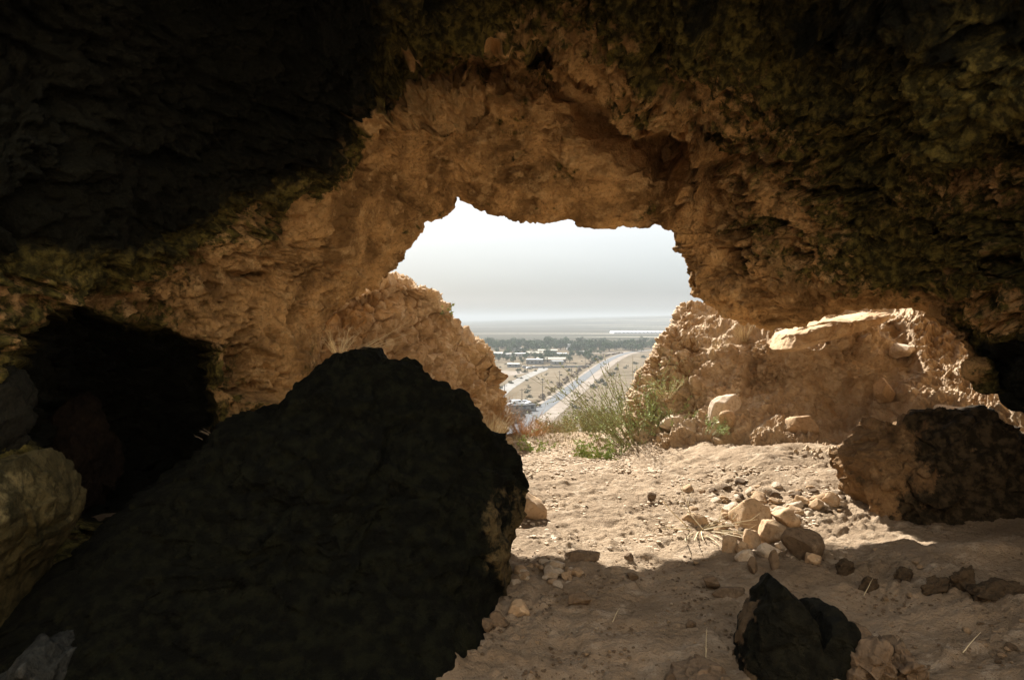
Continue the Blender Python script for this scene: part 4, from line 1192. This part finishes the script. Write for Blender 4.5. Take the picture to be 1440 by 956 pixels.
house(783, 512.5, 9, 6, 2.6, M_WALLS[2], M_ROOFG, 'small grey shed at the right end of the long barn', 0.3, 1.4)
house(714, 501.5, 12, 7, 2.8, M_WALLS[0], M_ROOFW, 'small whitewashed house at the left end of the street', 0.2)
house(699, 500, 11, 8, 2.8, M_WALLS[3], M_ROOFW, 'white house next to the bank at the very left of the village', 0.0)
house(823, 498, 11, 7, 2.8, M_WALLS[0], M_ROOFG, 'low pale house with a grey roof right of the village centre', 0.0)
house(722, 516, 9, 5, 2.4, M_WALLS[2], M_ROOFW, 'low grey hut by the yard left of the parked cars', -0.1)
# the yard wall below the barn
wl = empty('yard_wall', place(783, 517)); tag(wl, 'low grey wall along the yard below the long barn', 'wall')
MB().box(-26, 26, -.15, .15, -0.1, 1.3).build('wall_body', M_WALLS[2], wl); MB().box(-26.1, 26.1, -.25, .25, 1.303, 1.4).build('coping', M_ROOFG, wl)
wl.rotation_euler = (0, 0, 0.25)

# ---- vehicles
def vehicle(px, py, rot, paint, label, kind='car'):
    root = empty('parked_' + kind, place(px, py), rot)
    tag(root, label, kind)
    b = MB()
    L_, Wd = (4.3, 1.75) if kind == 'car' else (5.4, 2.0)
    prof = [(-L_ / 2, .35), (-L_ / 2, .85), (-L_ * .42, .95), (-L_ * .30, 1.42), (L_ * .12, 1.45), (L_ * .26, .98), (L_ * .47, .85), (L_ / 2, .65), (L_ / 2, .35)] if kind == 'car' else \
           [(-L_ / 2, .4), (-L_ / 2, 2.1), (-L_ * .1, 2.15), (L_ * .22, 2.1), (L_ * .36, 1.2), (L_ / 2, 1.0), (L_ / 2, .4)]
    n = len(prof)
    v = [(x, -Wd / 2, z) for x, z in prof] + [(x, Wd / 2, z) for x, z in prof]
    f = [tuple(range(n)), tuple(range(2 * n - 1, n - 1, -1))] + [(k, k + n, (k + 1) % n + n, (k + 1) % n) for k in range(n)]
    b.add(v, f).build('body', paint, root)
    if kind == 'car':
        MB().box(-L_ * .27, L_ * .12, -Wd / 2 - .01, Wd / 2 + .01, 1.0, 1.36).build('window', M_DARKGLASS, root)
    else:
        MB().box(L_ * .0, L_ * .22, -Wd / 2 - .01, Wd / 2 + .01, 1.3, 1.9).build('window', M_DARKGLASS, root)
    ang = np.linspace(0, 2 * PI, 12, endpoint=False)
    for sx in (-.3, .3):
        for sy in (-1, 1):
            w = MB()
            y0, y1 = sy * Wd / 2 - .1, sy * Wd / 2 + .04 * sy + .1 * (sy < 0) 
            vv = [(sx * L_ + .32 * math.cos(a), y, .32 + .32 * math.sin(a)) for y in (sy * (Wd / 2 - .15), sy * (Wd / 2 + .03)) for a in ang]
            ff = [tuple(range(12)), tuple(range(23, 11, -1))] + [(k, (k + 1) % 12, (k + 1) % 12 + 12, k + 12) for k in range(12)]
            w.add(vv, ff).build('wheel', M_TYRE, root)
M_TYRE = plain_mat('tyre', (0.02, 0.02, 0.02))
CARP = {n: plain_mat(n + '_car_paint', c, 0.35, 0.5, 0.0) for n, c in dict(white=(0.8, 0.8, 0.8), silver=(0.5, 0.5, 0.52), dark=(0.04, 0.045, 0.05), red=(0.25, 0.06, 0.05), blue=(0.08, 0.12, 0.2)).items()}
vehicle(744, 518.5, 0.3, CARP['white'], 'white car parked in front of the grey shed')
vehicle(738, 516.8, 0.2, CARP['dark'], 'dark car parked left of the white car before the grey shed')
vehicle(751, 517.2, 1.2, CARP['silver'], 'silver car at the end of the dirt road by the shed')
vehicle(785, 511.3, 0.1, CARP['white'], 'white car beside the small shed at the end of the barn')
vehicle(728, 569, 0.4, CARP['white'], 'white van in the scrap yard beside the dirt road', 'van')
vehicle(739, 567, -0.3, CARP['silver'], 'silver car at the back of the scrap yard')
vehicle(744, 569.5, 0.9, CARP['white'], 'white car at the road side corner of the scrap yard')
vehicle(722, 566, 0.1, CARP['dark'], 'dark car at the back left of the scrap yard')
vehicle(733, 572, 0.2, CARP['dark'], 'dark car in the middle of the scrap yard')
vehicle(717, 571, 1.0, CARP['white'], 'white car nearest the bank in the scrap yard')
house(735, 577.5, 10, 4.5, 2.3, M_WALLS[2], M_TYRE, 'low black roofed shed at the near side of the scrap yard', 0.35)

# ---- poles
M_POLE = plain_mat('weathered_pole', (0.12, 0.10, 0.085)); M_INS = plain_mat('insulator', (0.35, 0.34, 0.33))
for px_, base, top, label in ((763, 562, 535, 'tallest wooden power pole beside the road'), (734, 564, 546, 'short power pole by the scrap yard'), (787, 543.5, 521, 'power pole second along the road past the tallest one'),
                              (709.5, 569, 540, 'power pole next to the cobble bank'), (804, 529, 514, 'power pole third along the road past the tallest one'), (823, 513, 502, 'far thin power pole near the bend of the road'),
                              (742, 523, 508, 'pole beside the end of the dirt road'), (716, 503, 483, 'tall mast before the tree belt left of the houses'), (848, 500, 489, 'farthest power pole before the trees')):
    p = place(px_, base)
    h = (base - top) * p[1] / F
    root = empty('power_pole', p, 0.35); tag(root, label, 'pole')
    MB().tube([(0, 0, -0.3), (0, 0, h * .5), (0, 0, h)], 0.17, 0.11, 8).build('post', M_POLE, root)
    MB().box(-1.1, 1.1, -.07, .07, h - .75, h - .58).build('crossarm', M_POLE, root)
    for sx in (-1, 0.0, 1):
        MB().tube([(sx, .0, h - .58 if sx else h + .003), (sx, .0, h - .40 if sx else h + .18), (sx, 0, h - .3 if sx else h + .25)], 0.07, 0.04, 6).build('insulator', M_INS, root)

# ---- greenhouses far out
M_GH = plain_mat('greenhouse_film', (0.55, 0.56, 0.57), 0.5, 0.3, 0.03)
gb = MB()
ang = np.linspace(0, PI, 9)
arc = [(-5.2 * math.cos(a), 5.5 * math.sin(a) ** 0.8) for a in ang]
v = [(x, 0, z) for x, z in arc] + [(x, 70, z) for x, z in arc]
f = [tuple(range(9)), tuple(range(17, 8, -1))] + [(k, k + 9, k + 10, k + 1) for k in range(8)]
ghm = MB().add(v, f).mesh('greenhouse'); ghm.materials.append(M_GH)
for k in range(24):
    x = 866 + k * 5.6
    p = G(x, 469.2, ZP)
    o = link('greenhouse', ghm, None, loc=(p[0], p[1], float(terrain_z(np.array([p[0]]), np.array([p[1]]))[0]) - 0.3))
    tag(o, 'white plastic greenhouse tunnel in the long row far out on the plain', 'greenhouse', 'greenhouses in the far row')
# ------------------------------------------------------------------ plants at the mouth
M_LEAF = foliage_mat('bush_leaf', (0.30, 0.37, 0.15), (0.40, 0.45, 0.22), scale=6)
M_LEAF2 = foliage_mat('herb_leaf', (0.24, 0.31, 0.08), (0.34, 0.38, 0.14), scale=8)
M_STEM = plain_mat('green_stem', (0.26, 0.25, 0.13), 0.8, 0.2, scale=9)
M_TWIG = plain_mat('grey_twig', (0.28, 0.21, 0.14), 0.9, 0.1, scale=9)
M_STRAW = plain_mat('dry_straw', (0.70, 0.58, 0.37), 0.8, 0.2, scale=9)
M_STRAWO = plain_mat('rusty_straw', (0.46, 0.27, 0.12), 0.9, 0.1, scale=9)
M_GRASSG = plain_mat('hill_grass', (0.24, 0.25, 0.11), 0.9, 0.1, alt=(0.38, 0.33, 0.18), scale=3)
rs = np.random.RandomState(77)
def bent(p0, dirn, length, bend, n=7, wob=0.03):
    d = np.array(dirn, float); d /= np.linalg.norm(d)
    pts = [np.array(p0, float)]
    for k in range(n - 1):
        d = d + np.array(bend) / n + rs.normal(size=3) * wob
        d /= np.linalg.norm(d)
        pts.append(pts[-1] + d * length / (n - 1))
    return np.array(pts)
def leaf(mb, p, d, L_, wd):
    d = np.array(d, float); d /= np.linalg.norm(d) + 1e-9
    s = np.cross(d, rs.normal(size=3)); s /= np.linalg.norm(s) + 1e-9
    up = np.cross(s, d)
    mb.add([p, p + d * L_ * .45 + s * wd * .5 + up * L_ * .06, p + d * L_, p + d * L_ * .45 - s * wd * .5 + up * L_ * .06], [(0, 1, 2, 3)])
def bush(name, loc, n_stem, height, spread, leaves, leaf_size, label, cat, lean=(0, 0, 0), stem_m=M_STEM, leaf_m=M_LEAF, r0=0.006, leaf_from=0.3, sub=3, leaf_w=0.4, group=None):
    root = empty(name, loc); tag(root, label, cat, group)
    st, lf = MB(), MB()
    for k in range(n_stem):
        a = rs.uniform(0, 2 * PI); s = spread * math.sqrt(rs.rand())
        d = np.array([math.cos(a) * s, math.sin(a) * s, 1.0]) + np.array(lean)
        Lk = height * rs.uniform(0.55, 1.05)
        p0 = np.array([math.cos(a), math.sin(a), 0]) * 0.05 * rs.rand() * (1 + spread)
        path = bent(p0, d, Lk, (math.cos(a) * .15 + lean[0] * .3, math.sin(a) * .15, -0.15), 8, 0.05)
        st.tube(path, r0, r0 * 0.3, 5)
        paths = [path]
        for j in range(sub):
            i0 = rs.randint(2, 7)
            dd = (path[i0] - path[i0 - 1]); dd /= np.linalg.norm(dd)
            q = bent(path[i0], dd + rs.normal(size=3) * 0.45, Lk * rs.uniform(0.2, 0.45), (0, 0, 0.1), 5, 0.06)
            st.tube(q, r0 * 0.55, r0 * 0.2, 4); paths.append(q)
        for j in range(leaves):
            q = paths[rs.randint(len(paths))]
            t = rs.uniform(leaf_from if q is path else 0.1, 1.0) * (len(q) - 1)
            i0 = min(int(t), len(q) - 2)
            p = q[i0] + (q[i0 + 1] - q[i0]) * (t - i0)
            dd = q[i0 + 1] - q[i0]; dd = dd / (np.linalg.norm(dd) + 1e-9)
            leaf(lf, p, dd * 0.6 + rs.normal(size=3) * 0.6, leaf_size * rs.uniform(0.6, 1.3), leaf_size * leaf_w)
    st.build('stem', stem_m, root)
    if leaves: lf.build('foliage', leaf_m, root)
    return root
def fl(px, py, Y=None): return floor_at(px, py) if Y is None else P(px, py, Y)

bush('broom_bush', fl(893, 640, 8.5), 56, 1.4, 1.0, 34, 0.034, 'tall wispy green broom bush growing at the mouth', 'bush', lean=(-0.45, 0.1, 0), r0=0.006)
bush('broom_bush', fl(925, 632, 8.6), 38, 0.75, 0.95, 90, 0.036, 'leafy yellow green bush between the broom bush and the square block', 'bush', lean=(0.05, 0, 0), stem_m=M_TWIG)
bush('broom_bush', fl(955, 628, 8.2), 36, 0.62, 1.1, 50, 0.034, 'low spreading pale green bush at the foot of the cemented rubble right of the mouth', 'bush', lean=(-0.1, 0, 0), stem_m=M_STEM)
bush('tall_stalk', fl(845, 632, 9.0), 12, 1.05, 0.42, 8, 0.02, 'bare dark stalks rising left of the broom bush against the plain', 'plant', lean=(-0.15, 0, 0), stem_m=M_STEM, r0=0.0045)
bush('green_herb', fl(838, 666, 7.6), 30, 0.42, 0.6, 30, 0.04, 'bright green herb growing on the sill in the middle', 'plant', leaf_m=M_LEAF2, r0=0.003, leaf_w=.6)
bush('green_herb', fl(876, 655, 8.2), 16, 0.34, 0.7, 24, 0.035, 'green herb just right of the bright herb on the sill', 'plant', leaf_m=M_LEAF2, r0=0.003, leaf_w=.55)
bush('green_herb', fl(752, 650, 8.2), 20, 0.30, 0.65, 22, 0.035, 'green herb with yellow tips beside the pale flat boulder', 'plant', leaf_m=M_LEAF2, r0=0.003, leaf_w=.55)
bush('green_herb', fl(1000, 612, 7.3), 16, 0.22, 0.9, 24, 0.03, 'green tuft sprouting beside the square pale block', 'plant', lean=(0.5, -0.2, -0.2), leaf_m=M_LEAF, r0=0.003)
bush('rusty_shrub', fl(740, 628, 9.4), 130, 0.5, 0.9, 0, 0, 'rusty orange dry shrub at the sill below the road', 'shrub', stem_m=M_STRAWO, r0=0.003, sub=5)
bush('rusty_shrub', fl(703, 615, 9.2), 110, 0.55, 0.5, 0, 0, 'reddish dry shrub clinging to the end of the cobble bank', 'shrub', stem_m=M_STRAWO, r0=0.003, sub=5)
bush('rusty_shrub', fl(772, 622, 9.8), 90, 0.38, 0.9, 10, 0.02, 'brown dry shrub right of the rusty orange shrub', 'shrub', stem_m=M_TWIG, leaf_m=M_GRASSG, r0=0.003, sub=4)
bush('dry_weed', fl(690, 628, 8.0), 70, 0.42, 0.55, 0, 0, 'pale dry weeds beside the edge of the huge black boulder', 'plant', stem_m=M_STRAW, r0=0.0025, sub=3)
bush('dry_weed', fl(798, 640, 9.0), 60, 0.28, 0.9, 6, 0.02, 'grey brown dry weed in front of the slope shrubs in the middle of the sill', 'plant', stem_m=M_TWIG, leaf_m=M_GRASSG, r0=0.0025, sub=4)
bush('dry_weed', fl(722, 640, 8.8), 50, 0.26, 0.8, 0, 0, 'straw coloured weed beside the white flat topped stone', 'plant', stem_m=M_STRAW, r0=0.0025, sub=3)
bush('dry_weed', fl(905, 652, 8.0), 60, 0.24, 1.0, 10, 0.02, 'tangle of grey weeds at the foot of the broom bush', 'plant', stem_m=M_TWIG, leaf_m=M_GRASSG, r0=0.0025, sub=4)
bush('sprig', fl(632, 452, 8.9), 5, 0.30, 0.5, 12, 0.05, 'small green sprig on top of the cobble bank against the sky', 'plant', lean=(-0.3, 0, 0), r0=0.004, leaf_w=0.6, leaf_from=.45)
for x, y, Y, h, lab in ((790, 610, 11.5, .5, 'green grey shrub on the slope edge above the road end'), (815, 606, 12.5, .55, 'soft green shrub on the slope edge next to the road'), (838, 604, 12.0, .6, 'leafy shrub on the slope edge behind the broom bush'), (860, 600, 11.5, .55, 'olive shrub behind the broom stems'), (802, 622, 10.3, .3, 'low olive shrub on the sill slope below the road')):
    bush('slope_shrub', fl(x, y + 14, Y), 40, h, 0.9, 50, 0.05, lab, 'shrub', leaf_m=M_GRASSG, stem_m=M_TWIG, r0=0.005)
bush('rubble_weed', fl(938, 560, 8.3), 24, 0.34, 0.8, 16, 0.025, 'thin weed growing on the cemented rubble right of the mouth', 'plant', stem_m=M_STRAW, leaf_m=M_LEAF, r0=0.0025)
bush('straw_tuft', fl(1012, 500, 8.2), 14, 0.24, 0.4, 0, 0, 'dry straw tuft on the ridge of the slope under the overhang', 'grass', stem_m=M_STRAW, r0=0.003, sub=1)
bush('straw_tuft', fl(1045, 480, 8.3), 26, 0.28, 0.5, 0, 0, 'sunlit straw tuft hanging under the overhang', 'grass', stem_m=M_STRAW, r0=0.003, sub=1)
bush('root_tangle', fl(990, 745), 16, 0.38, 1.6, 0, 0, 'bleached twigs lying on the rubble in the middle of the floor', 'twigs', stem_m=M_STRAW, r0=0.005, sub=2, lean=(0.2, -0.8, -0.7))
# white sunlit grass and long straws behind the black boulder
bush('bleached_grass', fl(478, 496, 7.1), 26, 0.30, 0.8, 0, 0, 'bleached sunlit dry grass hanging behind the black boulder', 'grass', stem_m=M_STRAW, r0=0.0025, sub=2)
bush('long_straw', fl(500, 498, 5.6), 9, 0.50, 0.4, 0, 0, 'long bent straws sticking out from behind the black boulder', 'grass', stem_m=M_STRAW, r0=0.003, sub=0, lean=(1.6, 0, 0))
bush('twig', fl(306, 616, 4.6), 4, 0.10, 0.9, 0, 0, 'grey dead twig at the rim of the black side chamber', 'twigs', stem_m=M_TWIG, r0=0.003, sub=2, lean=(-.5, 0, 0))
for x, y, lab in ((1350, 918, 'forked straw lying on the shaded floor near the right edge'), (1215, 840, 'straw lying on the shaded floor left of the row of stones'), (1012, 935, 'upright straw beside the two humped rock'), (860, 880, 'short stick on the foreground floor')):
    bush('straw', fl(x, y), 1, 0.13, 0.9, 0, 0, lab, 'straw', stem_m=M_STRAW, r0=0.0022, sub=0, lean=(0.2, -.2, -.4))

# ground cover on the slope outside: nobody could count it
b1, b2 = MB(), MB()
def blades(mb, n, x0, x1, y0, y1, hmin, hmax, zf, w=0.006):
    xs_ = rs.uniform(x0, x1, n); ys_ = rs.uniform(y0, y1, n); zs_ = zf(xs_, ys_)
    V, Fc = [], []
    for k in range(n):
        a = rs.uniform(0, 6.28); h = rs.uniform(hmin, hmax)
        p = np.array([xs_[k], ys_[k], zs_[k] - 0.02])
        s = np.array([math.cos(a), math.sin(a), 0]) * w
        t = np.array([math.cos(a + 1.3) * h * .5 * rs.rand(), math.sin(a + 1.3) * h * .5 * rs.rand(), h])
        i = len(V)
        V += [p - s, p + s, p + t * .6 + s * .6, p + t + np.array([t[0], t[1], 0]) * .5, p + t * .6 - s * .6]
        Fc.append((i, i + 1, i + 2, i + 3, i + 4))
    mb.add(V, Fc)
def tz(x, y): return np.where(y < 10.5, floor_z(x, y), np.maximum(terrain_z(x, y), floor_z(x, y) if True else 0))
blades(b1, 1800, -0.6, 2.6, 8.4, 11.0, 0.03, 0.10, lambda x, y: floor_z(x, y))
o = b1.build('sill_grass', M_GRASSG); tag(o, 'sparse dry green grass on the slope just outside the cave', 'grass', kind='stuff')
blades(b2, 9000, -6, 9, 11.0, 26.0, 0.1, 0.35, lambda x, y: terrain_z(x, y), 0.012)
o = b2.build('hillside_grass', M_GRASSG); tag(o, 'olive grass growing down the hillside below the cave', 'grass', kind='stuff')
# gravel and litter on the floor by the slope
base_v, base_f = rock_verts(5, (1, 1, 1), 1, 4, 0.1)
def grit(x, y, dens, smin, smax, name, mat, label):
    keep = dens >= 0
    pts = floor_many(x[keep], y[keep])
    gv, gf = [], []
    for k, p in enumerate(pts):
        q = base_v * rs.uniform(smin, smax) * np.array([1.3, 1, .6]); a = rs.uniform(0, 6.28)
        q = q @ np.array([[math.cos(a), -math.sin(a), 0], [math.sin(a), math.cos(a), 0], [0, 0, 1]])
        gv.append(q + p); gf.append(base_f + k * len(base_v))
    o = link(name, mesh_np(name, np.concatenate(gv), np.concatenate(gf), False), mat)
    tag(o, label, 'gravel', kind='stuff')
x = np.concatenate([rs.uniform(720, 1190, 2600), rs.uniform(715, 930, 1600)])
y = np.concatenate([655 + 130 * rs.rand(2600) ** 1.4, rs.uniform(626, 664, 1600)])
dens = perlin(np.stack([x * 0.02, y * 0.05, np.full(len(x), 3.3)], 1), 9) + np.where((x > 930) & (x < 1150) & (y < 740), 0.35, -0.1) - rs.uniform(-0.2, 0.6, len(x))
dens[2600:] = 1.0
grit(x, y, dens, 0.008, 0.03, 'gravel', M_STONE_PALE, 'fine pale gravel lying on the sunlit floor')
x = rs.uniform(640, 1440, 3000); y = rs.uniform(765, 956, 3000)
dens = perlin(np.stack([x * 0.012, y * 0.03, np.full(3000, 8.3)], 1), 9) - rs.uniform(-0.35, 0.5, 3000)
grit(x, y, dens, 0.004, 0.016, 'earth_crumbs', M_STONE_DARK, 'brown crumbs of earth and grit on the shaded floor in the foreground')
